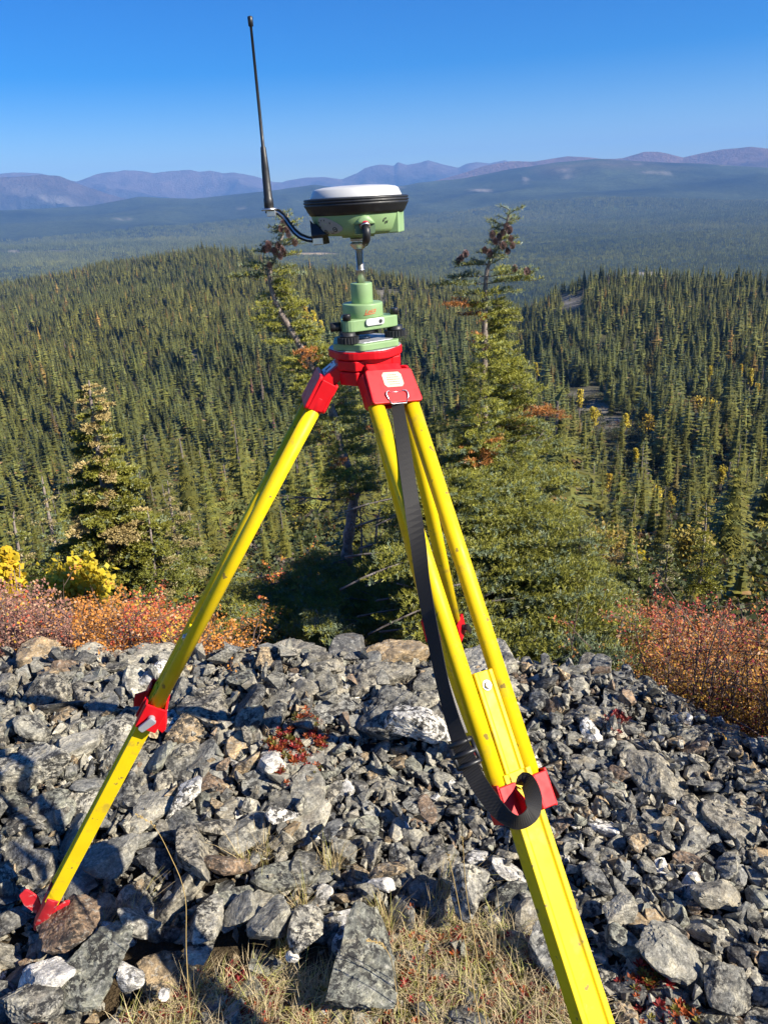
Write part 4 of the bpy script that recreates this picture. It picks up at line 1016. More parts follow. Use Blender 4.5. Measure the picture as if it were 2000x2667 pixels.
for a_, b_ in (((918, 1320), (960, 1362)), ((920, 1340), (980, 1400)), ((915, 1360), (965, 1450)), ((912, 1380), (950, 1330)), ((905, 1300), (880, 1340)), ((916, 1290), (985, 1310))):
    m_ = ((a_[0] + b_[0]) / 2 + 6, (a_[1] + b_[1]) / 2 - 10); dead_limb(fl, [on_d(x, y, DL - .08) for x, y in (a_, m_, b_)], .004, 5)
dead_limb(fl, [on_d(x, y, DL + .1) for x, y in ((976, 1500), (978, 1420), (984, 1350), (1000, 1300))], .014, 3)
dead_limb(fl, [on_d(x, y, DL + .05) for x, y in ((940, 1480), (942, 1400), (938, 1330), (934, 1280))], .010, 6)
# low dark boughs spreading from its foot, in the shade of the right fir
lowf = thing('low_fir', 'dark low fir boughs in the shade behind the rocks', 'low fir', los(800, 1640, 0.0))
skirt(lowf, [(610, 1530), (700, 1560), (760, 1490), (880, 1440), (1000, 1410), (1080, 1400), (1100, 1500), (1110, 1640), (1000, 1670), (870, 1680), (640, 1660), (540, 1640), (580, 1580)], 170, (1440, 1680), (5.1, 3.7), (100, 260), (.30, .50), glauc=.2, dens=.8, curl=.3)
skirt(lowf, [(820, 1610), (890, 1600), (900, 1670), (830, 1670)], 8, (1600, 1680), (3.5, 3.2), (-130, -50), (.2, .3), glauc=.6)
YT = curve([on_d(x, y, 4.7) for x, y in ((682, 1490), (684, 1560), (686, 1640))], 10)
stem(lowf, YT[::-1], .014, .003)
for y in np.linspace(1500, 1640, 22): ring_branch(lowf, YT, y, pr.uniform(0, 360), .05 + .20 * (y - 1490) / 150 * pr.uniform(.8, 1.2), rise=.3, droop=.2, glauc=.15)

# ---------- spruces of the near slope on the left and right, built of needle sprays
def slope_tree(name, label, cat, top, foot, d, width, nw, brown=0.0, tone=None, seed=0, group=None, per=90, ln=.035, wd=.012, glauc=.1):
    rs = np.random.RandomState(seed); fz_ = lambda p: float(near_z(p[0], p[1]) if math.hypot(p[0], p[1]) < D0 else mid_z(np.array(math.atan2(p[0], p[1])), np.array(math.hypot(p[0], p[1]))))
    ft_ = on_d(*foot, d); ft_[2] = fz_(ft_) - .03
    T = curve([ft_, on_d((top[0] * 2 + foot[0]) / 3 + rs.uniform(-4, 4), (top[1] * 2 + foot[1]) / 3, d), on_d(*top, d)], 24)
    root = thing(name, label, cat, T[0], group); H = np.linalg.norm(T[-1] - T[0])
    stem(root, T, H * .016, H * .002); cr = Needles(); wood = MB()
    for k in range(nw):
        t = (k + rs.uniform(-.3, .3)) / nw; t = min(max(t, .03), .99); p = T[0] + (T[-1] - T[0]) * t
        R = width * (1 - t) ** .8 * rs.uniform(.75, 1.2) + .02 * H
        for b in range(6 if t < .7 else 4):
            a = rs.uniform(0, 2 * PI); dr = np.array([math.cos(a), math.sin(a), 0]); sl = -.35 * (1 - t) + rs.uniform(-.1, .15)
            r = R * rs.uniform(.7, 1.15)
            isb = rs.rand() < brown * (.25 + 1.1 * t)
            tn = lambda: ((np.array([.32, .26, .115]) if isb else (OLIVE if rs.rand() > glauc else GLAUC)) * rs.uniform(.75, 1.3) * (1 if tone is None else tone))
            e = p + dr * r + np.array([0, 0, sl * r]); m = p + dr * r * .5 + np.array([0, 0, sl * r * .3]); wood.tube([p, m, e], [.004 * H / 3, .0025 * H / 3, .001], 3, cap=False)
            cr.seg(m, e, tn())
            sd = np.array([-dr[1], dr[0], 0])
            for s in np.linspace(.25, .98, max(4, int(r / .05))):
                bb = p + (m - p) * 2 * s if s < .5 else m + (e - m) * (2 * s - 1)
                for sg in (-1, 1):
                    l = r * (.45 * (1 - s) + .13) * rs.uniform(.7, 1.2); cr.seg(bb, bb + unit(dr * .7 + sd * sg * .8 + np.array([0, 0, rs.uniform(-.5, .15)])) * l, tn())
    w_ = wood.build('branches', M_BARK, root); w_['kind'] = 'stuff'; base = parent_base(root)
    add_mesh('crown', cr.mesh('crown', per, ln, wd, rs=rs), root, -base); return root
G_S = None
slope_tree('spruce_tree', 'biggest spruce on the left with tan cones in its upper crown', 'spruce', (232, 990), (298, 1500), 12.0, 1.05, 40, .30, np.array([1.15, 1.08, 1.0]), 1, per=200, ln=.045, wd=.015)
slope_tree('spruce_tree', 'spruce just right of the biggest left spruce with a pinkish brown top', 'spruce', (437, 1252), (470, 1500), 17.0, .75, 20, .55, None, 2, per=80, ln=.05, wd=.016)
slope_tree('spruce_tree', 'slim greyish spruce just left of the biggest left spruce', 'spruce', (110, 1240), (150, 1480), 15.0, .55, 20, .12, None, 3, per=80, ln=.045, wd=.015, glauc=.5)
slope_tree('spruce_tree', 'bushy green spruce at the foot of the biggest left spruce on its right', 'spruce', (385, 1330), (400, 1520), 11.5, .75, 16, .05, None, 4, per=90, ln=.04, wd=.013)
slope_tree('spruce_tree', 'small spruce at the left border above the orange shrubs', 'spruce', (38, 1330), (55, 1500), 15.0, .6, 14, .3, None, 5, per=80, ln=.045, wd=.015)
slope_tree('spruce_tree', 'thin yellow green spruce between the yellow bushes on the right', 'spruce', (1838, 1310), (1818, 1540), 14.0, .46, 20, .05, np.array([1.3, 1.2, .9]), 6, per=80, ln=.045, wd=.014)
slope_tree('spruce_tree', 'dark spruce with a purplish cone covered top behind the red shrubs', 'spruce', (1740, 1415), (1735, 1560), 11.0, .32, 16, .5, np.array([.8, .85, 1.0]), 7, per=90, ln=.04, wd=.013)
slope_tree('spruce_tree', 'dark small spruce left of the round yellow bush', 'spruce', (1468, 1380), (1468, 1530), 13.0, .42, 14, .2, np.array([.7, .75, .8]), 8, per=90, ln=.04, wd=.013)
slope_tree('spruce_tree', 'pale green young spruce behind the fir skirt', 'spruce', (1422, 1325), (1420, 1500), 9.0, .42, 16, 0, np.array([1.25, 1.2, .9]), 9, per=100, ln=.035, wd=.011)
slope_tree('spruce_tree', 'small dark spruce above the red shrubs at the right', 'spruce', (1655, 1420), (1665, 1570), 12.0, .45, 14, .1, np.array([.8, .85, .9]), 10, per=90, ln=.04, wd=.013)
# ---------- yellow willows and aspens
def ground_hit(px, py, d):
    r = ray(px, py); q = math.hypot(r[0], r[1]); dd = np.geomspace(40, 900, 300); lz = CAM_H + r[2] / q * dd; g = mid_z(np.full(300, math.atan2(r[0], r[1])), dd); i = np.nonzero(g >= lz)[0]
    return float(dd[i[0]]) if len(i) else d
def bush(name, label, cat, px, py0, py1, d, wpx, cA, cB, seed, n=900, leaf=.05, low=.15, group=None, tr=True):
    p = on_d(px, py1, d); p[2] = float(near_z(p[0], p[1]) if d < D0 else mid_z(np.array(math.atan2(p[0], p[1])), np.array(d))) - .03; q = on_d(px, py0, d); p[2] = min(p[2], q[2] - .25 * (q[2] - on_d(px, py1, d)[2])); H = q[2] - p[2]; W = wpx * ((p - CP) @ FW) / FPX / 2
    V, F, c = broadleaf_np(seed, n, W / H, cA, cB, low, leaf); root = thing(name, label, cat, p, group)
    add_mesh('crown', mesh_np('crown', V * H, F, [M_LEAF], False, c), root)
    b = MB(); rs = np.random.RandomState(seed)
    for _ in range(7): b.tube([p, p + np.array([rs.normal(0, W * .25), rs.normal(0, W * .25), H * .4]), p + np.array([rs.normal(0, W * .55), rs.normal(0, W * .55), H * .85])], [H * .012, H * .008, H * .003], 4)
    b.build('stems', M_BARK, root); return root
YEL, GOLD, DULL, BR = (.60, .47, .03), (.62, .38, .02), (.30, .24, .05), (.22, .15, .06)
bush('willow_bush', 'bright yellow leafy bush below the biggest spruce on the left', 'bush', 205, 1465, 1545, 7.0, 150, YEL, (.50, .38, .03), 21, 2600, .030, .15)
bush('willow_bush', 'round dull yellow bush beyond the fir skirt on the right', 'bush', 1560, 1365, 1540, 19.0, 125, (.42, .30, .05), BR, 22, 2600, .026)
bush('willow_bush', 'yellow topped rounded bush left of the thin yellow green spruce', 'bush', 1790, 1370, 1500, 25.0, 90, (.45, .34, .07), DULL, 23, 1600, .030)
bush('willow_bush', 'browning bush right below the round dull yellow bush', 'bush', 1600, 1440, 1550, 17.0, 75, BR, (.30, .21, .07), 24, 1300, .032)
bush('aspen_tree', 'orange yellow aspen, left one of the pair at the right border', 'aspen', 1922, 1385, 1455, 55.0, 34, GOLD, YEL, 25, 700, .045, .1)
bush('aspen_tree', 'pale yellow spreading aspen, right one of the pair at the right border', 'aspen', 1970, 1366, 1465, 55.0, 56, (.55, .42, .06), (.40, .34, .08), 26, 900, .040, .1)
bush('willow_bush', 'small vivid yellow bush right of the browning bush', 'bush', 1652, 1430, 1490, 24.0, 44, YEL, YEL, 27, 900, .04, .1)
bush('willow_bush', 'golden bush hidden behind the right fir trunk', 'bush', 1225, 1380, 1470, 13.0, 80, GOLD, YEL, 28, 900, .04, .1)
bush('willow_bush', 'orange yellow bush at the left border above the shrubs', 'bush', 28, 1430, 1490, 12.0, 50, GOLD, YEL, 29, 900, .035, .1)
for i, (px, y0, y1, d, w) in enumerate([(1492, 1340, 1420, 45, 26), (1478, 1400, 1460, 40, 30), (1498, 1440, 1520, 30, 34), (1840, 1305, 1335, 60, 46), (1480, 1210, 1240, 95, 44), (1478, 1245, 1270, 95, 30), (1580, 1240, 1262, 110, 20), (1700, 1270, 1296, 100, 40), (1540, 1070, 1088, 190, 34), (1680, 1085, 1106, 170, 42), (1507, 1020, 1040, 230, 18), (1625, 1085, 1100, 180, 26), (1820, 1035, 1062, 210, 40), (1855, 1045, 1066, 200, 30), (1945, 965, 985, 330, 14), (1920, 955, 968, 350, 10), (1650, 1175, 1190, 130, 16), (1870, 1215, 1240, 120, 24), (800, 790, 812, 620, 14), (822, 815, 836, 580, 18), (842, 840, 862, 560, 16), (818, 845, 866, 560, 14), (1840, 960, 975, 340, 12), (1745, 1290, 1310, 90, 20), (1960, 1005, 1018, 260, 14), (1660, 1450, 1500, 34, 26), (1395, 950, 962, 380, 10), (1985, 1240, 1265, 110, 24), (1905, 1150, 1165, 150, 18)]):
    ya = y1 + (60 if d > 90 else 25); lo_ = max(.08, 1 - (y1 + 26 - y0) / (ya - y0 + 6))
    bush('aspen_tree', '%s yellow aspen among dark spruces, %s' % ('wide' if w > 28 else 'slim', ('far off ' if d > 200 else 'halfway off ' if d > 90 else 'near ') + ('behind the green instrument' if px < 900 else 'right of the right fir' if px < 1530 else 'above the round dull yellow bush' if px < 1700 else 'right of the pale clearing' if px < 1880 else 'at the right border')), 'aspen', px, y0 - 6, ya, ground_hit(px, ya, d) if ya < 1400 else d, w * .85, YEL if i % 3 else GOLD, (.5, .4, .06), 60 + i, 520 if d > 90 else 800, .030, lo_, 'yellow aspens among the spruces')

# ---------- dwarf birch thickets
def thicket(name, poly, n, hs, palette, seed, leaf=.0064, label=None, dense=14, dist=(.12, 3.0)):
    rs = np.random.RandomState(seed); V = []; Cc = []; w = MB()
    for x, y in poly_pts(poly, n, rs):
        H = rs.uniform(*hs); p = los(x, y, H * rs.uniform(.85, 1.0))
        r_ = ray(x, y); q_ = math.hypot(r_[0], r_[1]); e_ = float(np.interp(math.atan2(r_[0], r_[1]), EDGE_AZ, EDGE_D)); dd = np.linspace(e_ + dist[0], e_ + dist[1], 60)
        gx_, gy_, lz = r_[0] / q_ * dd, r_[1] / q_ * dd, CAM_H + r_[2] / q_ * dd; hh = lz - near_z(gx_, gy_); ok = np.nonzero((hh > hs[0] * .6) & (hh < hs[1] * 1.15))[0]
        if len(ok) == 0: continue
        j = ok[rs.randint(len(ok))]; p = np.array([gx_[j], gy_[j], lz[j]]); H = hh[j]
        b = np.array([p[0], p[1], near_z(p[0], p[1]) - .01])
        tip = b + np.array([rs.normal(0, .10), rs.normal(0, .10), H]); mid = b + (tip - b) * .5 + rs.normal(0, .03, 3)
        w.tube([b, mid, tip], [.0035, .0026, .001], 3, cap=False)
        for k in range(5):
            t = rs.uniform(.2, .95); s = b + (tip - b) * t; e = s + np.array([rs.normal(0, .08), rs.normal(0, .08), rs.uniform(.0, .09)])
            w.tube([s, e], [.0018, .0007], 3, cap=False)
            for q in range(dense):
                f = rs.uniform(.1, 1.05); c = s + (e - s) * f + rs.normal(0, .012, 3)
                hgt = (c[2] - near_z(c[0], c[1])) / .6; X = proj(c)
                V.append(c); Cc.append(palette(X[0], X[1], hgt, rs))
    P = np.array(V); N = len(P); a = rs.normal(0, 1, (N, 3)); a[:, 2] *= .6; a /= np.linalg.norm(a, axis=1)[:, None]; b2 = np.cross(a, rs.normal(0, .5, (N, 3)) + SUN_DIR); b2 /= np.linalg.norm(b2, axis=1)[:, None]
    L = leaf * rs.uniform(.6, 1.35, (N, 1)) * np.clip(np.linalg.norm(P - CP, axis=1)[:, None] / 3.4, .8, 1.8)
    VV = np.stack([P - a * L, P + b2 * L * .7, P + a * L, P - b2 * L * .7], 1).reshape(-1, 3); i = np.arange(N)[:, None] * 4
    F = np.concatenate([i + [[0, 1, 2]], i + [[0, 2, 3]]], 1).reshape(-1, 3)
    o = add_mesh(name, mesh_np(name, VV, F, [M_LEAF], False, np.repeat(np.array(Cc), 4, 0))); tag(o, label, kind='stuff')
    t = w.build('twigs', M_BARK, o); t.color = (.75, .60, .58, 1); t['kind'] = 'stuff'; return o
def pal_right(X, Y, h, rs):
    t = np.clip((Y - 1490) / 300 + rs.normal(0, .24), 0, 1)
    R_, O_, Yl = np.array([.42, .075, .060]), np.array([.46, .17, .055]), np.array([.52, .30, .045])
    R_, O_, Yl = R_ * 1.35, O_ * 1.3, Yl * 1.2
    c = R_ + (O_ - R_) * t * 2 if t < .5 else O_ + (Yl - O_) * (t * 2 - 1)
    if rs.rand() < .12: c = np.array([.55, .36, .22])
    if rs.rand() < .10: c = np.array([.36, .04, .07])
    return c * rs.uniform(.65, 1.2)
def pal_left(X, Y, h, rs):
    u = math.sin(X / 61 + 1) + math.sin(X / 23 + Y / 37) * .7 + rs.normal(0, .5)
    c = np.array([.48, .20, .04]) if u < .5 else (np.array([.46, .09, .045]) if u < 1.3 else np.array([.52, .33, .05]))
    if X < 190 and rs.rand() < .8: c = np.array([.30, .15, .11])
    if rs.rand() < .10: c = np.array([.50, .32, .19])
    return c * rs.uniform(.8, 1.6)
thicket('dwarf_birch_thicket', [(1500, 1575), (1560, 1545), (1640, 1530), (1700, 1545), (1760, 1555), (1830, 1535), (1890, 1560), (2060, 1580), (2500, 1640), (2500, 2250), (2120, 1990), (1980, 1940), (1900, 1895), (1790, 1850), (1690, 1800), (1640, 1740), (1590, 1640)], 1150, (.16, .62), pal_right, 71, dense=20)
thicket('dwarf_birch_thicket', [(-420, 1540), (-80, 1530), (60, 1525), (160, 1570), (250, 1550), (330, 1545), (420, 1560), (520, 1580), (620, 1600), (640, 1640), (520, 1660), (380, 1680), (250, 1685), (150, 1672), (-420, 1640)], 980, (.14, .60), pal_left, 72, dense=17)
thicket('dwarf_birch_thicket', [(690, 1470), (740, 1440), (800, 1420), (860, 1440), (860, 1540), (700, 1580)], 90, (.3, .8), pal_left, 73, dense=14, dist=(2.4, 4.5))
thicket('dwarf_birch_thicket', [(1430, 1560), (1480, 1500), (1540, 1500), (1540, 1580)], 40, (.3, .8), pal_right, 74, dense=14, dist=(2.2, 4.0))

# ---------- dry grass, red ground plants
def blades(base, n, hs, spread, seed, c0=(.54, .42, .22), wd=.0018, flat=0.0, lean=(0, 0)):
    """curved tapering blades from around each base point"""
    rs = np.random.RandomState(seed); B = np.asarray(base)[rs.randint(0, len(base), n)] + np.stack([rs.normal(0, spread, n), rs.normal(0, spread, n), np.zeros(n)], -1)
    a = rs.uniform(0, 2 * PI, n); d = np.stack([np.cos(a) + lean[0], np.sin(a) + lean[1], np.zeros(n)], -1); H = rs.uniform(*hs, n); ang = np.clip(rs.normal(.55 + flat, .3, n), .05, 1.45)
    V = []; up = np.array([0, 0, 1.0]); sd = np.stack([-np.sin(a), np.cos(a), np.zeros(n)], -1); col = []
    q = rs.uniform(.6, 1.35, (n, 1)) * np.array(c0) ; q[rs.rand(n) < .2] *= np.array([.9, 1.1, .6])
    rows = []
    for k, t in enumerate((0, .35, .7, 1.0)):
        an = ang * (0.35 + 1.0 * t); p = B + d * (H * t * np.sin(an * .75))[:, None] + up * (H * t * np.cos(an * .9))[:, None]
        w = wd * (1 - t) ** .6 * .5
        rows.append(np.stack([p - sd * w, p + sd * w], 1))
    V = np.stack(rows, 1).reshape(-1, 3); i = np.arange(n)[:, None] * 8
    F = np.concatenate([i + np.array([[2 * k, 2 * k + 1, 2 * k + 3, 2 * k + 2]]) for k in range(3)], 1).reshape(-1, 4)
    return V, F, np.repeat(q, 8, 0)
def gpt(px, py): p = on_z(px, py, 0.0); return np.array([p[0], p[1], near_z(p[0], p[1])])
TUFTS = [(245, 2405, 60, 'dry grass tuft above the smooth greenish slab', (.5, .3)), (330, 2375, 80, 'dry grass tuft leaning right between the rocks near the left foot', (.9, .5)), (690, 2215, 60, 'dry grass tuft in the rocks above the white veined boulder', (.2, 0)), (860, 2240, 70, 'dry grass tuft arching over the stones in the lower middle', (.5, .2)), (780, 2345, 45, 'small grass tuft against the dark hollow of the veined boulder', (0, 0)), (1000, 2375, 80, 'grass tuft among red leaves right of the greenish slab', (.2, .5)), (1150, 2300, 70, 'dry grass tuft leaning on the pale angular block', (.9, .5)), (730, 2450, 50, 'grass tuft at the foot of the white veined boulder', (0, .2)), (640, 2240, 40, 'thin wispy grass tuft left of the veined boulder', (-.3, .2)), (870, 2560, 90, 'grass tuft at the left side of the greenish slab', (.3, .5)), (490, 2590, 60, 'dry grass tuft by the square pale flat stone', (.4, .2)), (1290, 2480, 60, 'straw tuft left of the bluish slab', (.2, .2))]
for i, (px, py, n, lab, ln) in enumerate(TUFTS):
    g0 = gpt(px, py); V, F, c = blades([g0], n, (.05, .15), .012, 400 + i, lean=ln)
    o = add_mesh('grass_tuft', mesh_np('grass_tuft', V - g0, F, [M_STRAW], False, c), None, g0); tag(o, lab, 'grass tuft', 'dry grass tufts between the rocks')
mat_pts = [gpt(x, y) for x, y in poly_pts([(380, 2580), (560, 2520), (700, 2500), (840, 2540), (1020, 2420), (1100, 2340), (1300, 2380), (1450, 2440), (1480, 2560), (1560, 2740), (200, 2740)], 900)]
V, F, c = blades(mat_pts, 14000, (.03, .12), .012, 500, (.60, .48, .28), .0018, .5, (.3, .1))
o = add_mesh('grass', mesh_np('grass', V, F, [M_STRAW], False, c)); tag(o, kind='stuff')
def stalk(label, pts, dep_off, head, seed):
    rs = np.random.RandomState(seed); g0 = gpt(*pts[0]); dep0 = (g0 - CP) @ FW; n = len(pts)
    T = curve([on_dep(x, y, dep0 - dep_off * k / (n - 1)) if k else g0 for k, (x, y) in enumerate(pts)], 24)
    root = thing('grass_stalk', label, 'grass stalk', g0, 'tall grass stalks with seed heads'); m = parent_base(root)
    b = MB(); b.tube(T, [.0011 - .0006 * i / 23 for i in range(24)], 5); s = b.build('stem', M_STRAWM, root)
    b = MB(); k0 = int(24 * (1 - head))
    for i in range(k0, 24):
        for q in range(5):
            d = unit(unit(T[min(i + 1, 23)] - T[i - 1]) + rs.normal(0, .45, 3)); p = T[i] + rs.normal(0, .0012, 3); L = rs.uniform(.005, .009); sd = unit(np.cross(d, rs.normal(0, 1, 3)))
            nn = np.cross(d, sd); b.add([p, p + d * L * .5 + sd * .0013, p + d * L, p + d * L * .5 - sd * .0013, p + d * L * .45 + nn * .0010], [[0, 1, 4], [1, 2, 4], [2, 3, 4], [3, 0, 4], [0, 3, 2, 1]])
    b.build('seed_head', M_STRAWM, root)
M_STRAWM = paint('straw', (.50, .35, .13), .7, (.36, .24, .09), .5, 60)
stalk('tall bent grass stalk in the lower left crossing the brownish boulder', [(488, 2655), (486, 2480), (482, 2330), (440, 2220), (400, 2150), (358, 2125)], .22, .22, 1)
stalk('tallest straw stalk left of the front leg', [(1275, 2690), (1240, 2480), (1215, 2330), (1205, 2200), (1200, 2110)], .30, .25, 2)
stalk('second tall straw stalk just left of the tallest', [(1262, 2690), (1222, 2520), (1195, 2360), (1172, 2250), (1160, 2205)], .26, .22, 3)
stalk('short drooping seed head beside the greenish slab', [(1040, 2620), (1025, 2530), (1010, 2480), (985, 2455), (958, 2450)], .12, .45, 4)
stalk('straw stalk with a thick seed head right of the greenish slab', [(1090, 2680), (1088, 2590), (1092, 2520), (1098, 2470)], .10, .4, 5)
# red rosette plants
def rosettes(pts, n, seed, spread, cols, size=.011, hs=(.0, .03)):
    rs = np.random.RandomState(seed); V = []; F = []; Cc = []
    for k in range(n):
        p = pts[rs.randint(len(pts))] + np.array([rs.normal(0, spread), rs.normal(0, spread), 0]); p[2] = near_z(p[0], p[1]) + rs.uniform(*hs); c = np.array(cols[rs.randint(len(cols))]) * rs.uniform(.65, 1.25); s = size * rs.uniform(.6, 1.3)
        for j in range(9):
            a = j * 2.4 + rs.uniform(0, .5); el = .2 + .11 * j; d = np.array([math.cos(a) * math.cos(el), math.sin(a) * math.cos(el), math.sin(el)]); sd = np.array([-math.sin(a), math.cos(a), 0]); o = len(V)
            V += [p, p + d * s * .6 + sd * s * .2, p + d * s, p + d * s * .6 - sd * s * .2]; F += [(o, o + 1, o + 2), (o, o + 2, o + 3)]; Cc += [c * rs.uniform(.8, 1.2)] * 4
    return np.array(V), np.array(F), np.array(Cc)
RD, RO, RG, RB_ = (.36, .035, .030), (.42, .10, .025), (.20, .17, .03), (.24, .05, .04)
def red_plant(label, px, py, rx, n, cols, seed, size=.011, hs=(.0, .035)):
    g0 = gpt(px, py); dep = (g0 - CP) @ FW
    rs = np.random.RandomState(seed); pts = [gpt(px + rs.normal(0, rx * .45), py + rs.normal(0, rx * .36)) for _ in range(40)]
    V, F, c = rosettes(pts, n, seed, .008, cols, size, hs); o = add_mesh('red_plant', mesh_np('red_plant', V - g0, F, [M_LEAF], False, c), None, g0); tag(o, label, 'plant')
    w = MB(); 
    for _ in range(30):
        p = pts[rs.randint(40)]; w.tube([p - g0, p - g0 + np.array([rs.normal(0, .02), rs.normal(0, .02), rs.uniform(.02, .05)])], [.001, .0005], 3, cap=False)
    t = w.build('twigs', M_BARK, o); t.location = (0, 0, 0); me = t.data
    for v in me.vertices: v.co += Vector(g0)
    t.color = (.5, .3, .25, 1)
red_plant('red and green cushion plant in the middle of the scree', 762, 1985, 95, 420, (RD, RO, RG, RO), 1, .014, (.0, .06))
red_plant('small crimson tuft on the gravel right of the front leg', 1605, 1940, 28, 60, (RB_, RD), 2, .012)
red_plant('tiny red sprig below the white quartz block', 1052, 1908, 22, 30, (RO, RD), 3, .010)
red_plant('red rosette plant at the bottom right of the front leg', 1665, 2560, 70, 80, (RD, RO, RG), 4, .014)
red_plant('red orange plant in the bottom left corner', 130, 2610, 40, 110, (RD, RO), 5, .011)
red_plant('red plant below the stones at the bottom right', 1745, 2650, 60, 70, (RD, RO, RG), 6, .014)
red_plant('scarlet rosettes beside the base of the long grass stalk', 478, 2560, 24, 40, (RD,), 7, .012)
red_plant('scarlet rosettes in the dark moss left of the bottom middle', 640, 2520, 45, 60, (RD, RB_), 8, .012)
cov = [gpt(x, y) for x, y in poly_pts([(400, 2600), (620, 2540), (860, 2600), (1020, 2420), (1130, 2330), (1300, 2400), (1460, 2480), (1560, 2740), (150, 2740)], 400)]
V, F, c = rosettes(cov, 2600, 9, .02, (RD, RO, RG, RB_, (.16, .14, .03), (.22, .13, .06)), .013, (.0, .035)); tag(add_mesh('ground_cover', mesh_np('ground_cover', V, F, [M_LEAF], False, c)), kind='stuff')
# ================================================================ survey tripod, tribrach, receiver, antenna, strap
M_YEL = paint('yellow_lacquer', (0.80, 0.57, 0.008), 0.45, (0.36, 0.25, 0.05), 0.6, 14.0, spec=0.22, wear=(0.20, 0.14, 0.05))
M_RED = paint('red_lacquer', (0.66, 0.008, 0.014), 0.42, (0.45, 0.03, 0.03), 0.25, 22.0, spec=0.25)
M_REDW = paint('worn_red_metal', (0.62, 0.02, 0.03), 0.5, (0.62, 0.47, 0.40), 1.0, 26.0)
M_GRN = paint('pale_green_paint', (0.25, 0.385, 0.175), 0.45, (0.22, 0.36, 0.17), 0.25, 40.0)
M_STEEL = paint('steel', (0.66, 0.65, 0.64), 0.36, None, 0, 60.0, metal=1.0)
M_GALV = paint('grey_metal_plate', (0.46, 0.47, 0.49), 0.45, (0.36, 0.36, 0.37), 0.4, 40.0, metal=0.4)
M_BLK = paint('black_plastic', (0.012, 0.012, 0.013), 0.42, (0.03, 0.03, 0.03), 0.4, 60.0)
M_RUB = paint('black_rubber', (0.014, 0.015, 0.018), 0.48, (0.05, 0.05, 0.05), 0.35, 50.0)
M_WHT = paint('white_radome', (0.58, 0.58, 0.57), 0.35, (0.53, 0.53, 0.52), 0.2, 30.0)
M_PANEL = paint('grey_panel', (0.36, 0.34, 0.30), 0.5, None, 0, 40.0)
M_INK = paint('dark_print', (0.03, 0.03, 0.03), 0.6)
M_INKR = paint('red_print', (0.72, 0.07, 0.02), 0.5)
M_CREAM = paint('cream_sticker', (0.50, 0.46, 0.33), 0.5, (0.42, 0.38, 0.28), 0.3, 40.0)
M_DARK = paint('dark_recess', (0.02, 0.025, 0.022), 0.6)
M_LED = paint('green_lamp_lens', (0.45, 0.75, 0.25), 0.3)
def web_mat(name, c):
    t = NT(name); co = t.n('ShaderNodeTexCoord').outputs['UV']
    w = t.n('ShaderNodeTexWave', wave_type='BANDS', bands_direction='DIAGONAL'); w.inputs['Scale'].default_value = 6.0; w.inputs['Distortion'].default_value = 0.3
    t.l(co, w.inputs['Vector'])
    k = t.mix(t.ramp(w.outputs['Fac'], [(0.35, 0.0), (0.65, 1.0)]), tuple(x * 0.55 for x in c), tuple(x * 1.3 for x in c))
    t.bsdf(k, 0.62, 0, t.bump(w.outputs['Fac'], 0.6, 0.001), 0.5); return t.m
M_WEB = web_mat('black_webbing', (0.017, 0.015, 0.013)); M_WEB_GLARE = web_mat('sun_glare_webbing', (0.30, 0.28, 0.25))  # the second is black webbing with sun glare put into its lighter grey

HUB = np.array([-0.019, 1.513, 0.0]); ZZ = np.array([0, 0, 1.0])
def hd(a): a = rad(a); return np.array([math.cos(a), math.sin(a), 0.0])
def rounded_poly(pts, r, n=5):
    out = []; N = len(pts)
    for i in range(N):
        p = np.array(pts[i], float); a = np.array(pts[i - 1], float) - p; b = np.array(pts[(i + 1) % N], float) - p
        la, lb = np.linalg.norm(a), np.linalg.norm(b); a /= la; b /= lb
        ang = math.acos(max(-1, min(1, a @ b))); t = min(r / math.tan(ang / 2), la * .45, lb * .45); rr = t * math.tan(ang / 2)
        c = p + unit(a + b) * (rr / math.sin(ang / 2)); s = p + a * t; e = p + b * t
        a0 = math.atan2(*(s - c)[::-1]); a1 = math.atan2(*(e - c)[::-1]); da = (a1 - a0 + PI) % (2 * PI) - PI
        for k in range(n + 1): q = a0 + da * k / n; out.append((c[0] + rr * math.cos(q), c[1] + rr * math.sin(q)))
    return out
XX, YY = np.array([1.0, 0, 0]), np.array([0, 1.0, 0])
HEAD_Z = 1.3585                                   # top face of the tripod head

tri = thing('survey_tripod', 'yellow surveying tripod with red fittings standing on the rocks', 'tripod', (HUB[0], HUB[1], 0.0))
AL, AM, AF = 187.0, 66.0, -57.0
hinge = {'L': on_dep(868, 952, 1.505), 'M': on_dep(990, 938, 1.58), 'F': on_dep(991, 948, 1.475)}
FOOT = {'L': on_z(92, 2424, -0.005), 'M': on_z(1243, 1999, -0.06)}
_cf = on_dep(1340, 2032, 1.285); _d = unit(_cf - hinge['F']); FOOT['F'] = hinge['F'] + _d * ((hinge['F'][2] - 0.0) / -_d[2])
CLAMP = {'L': 0.83, 'M': 0.765, 'F': float(np.linalg.norm(_cf - hinge['F']))}
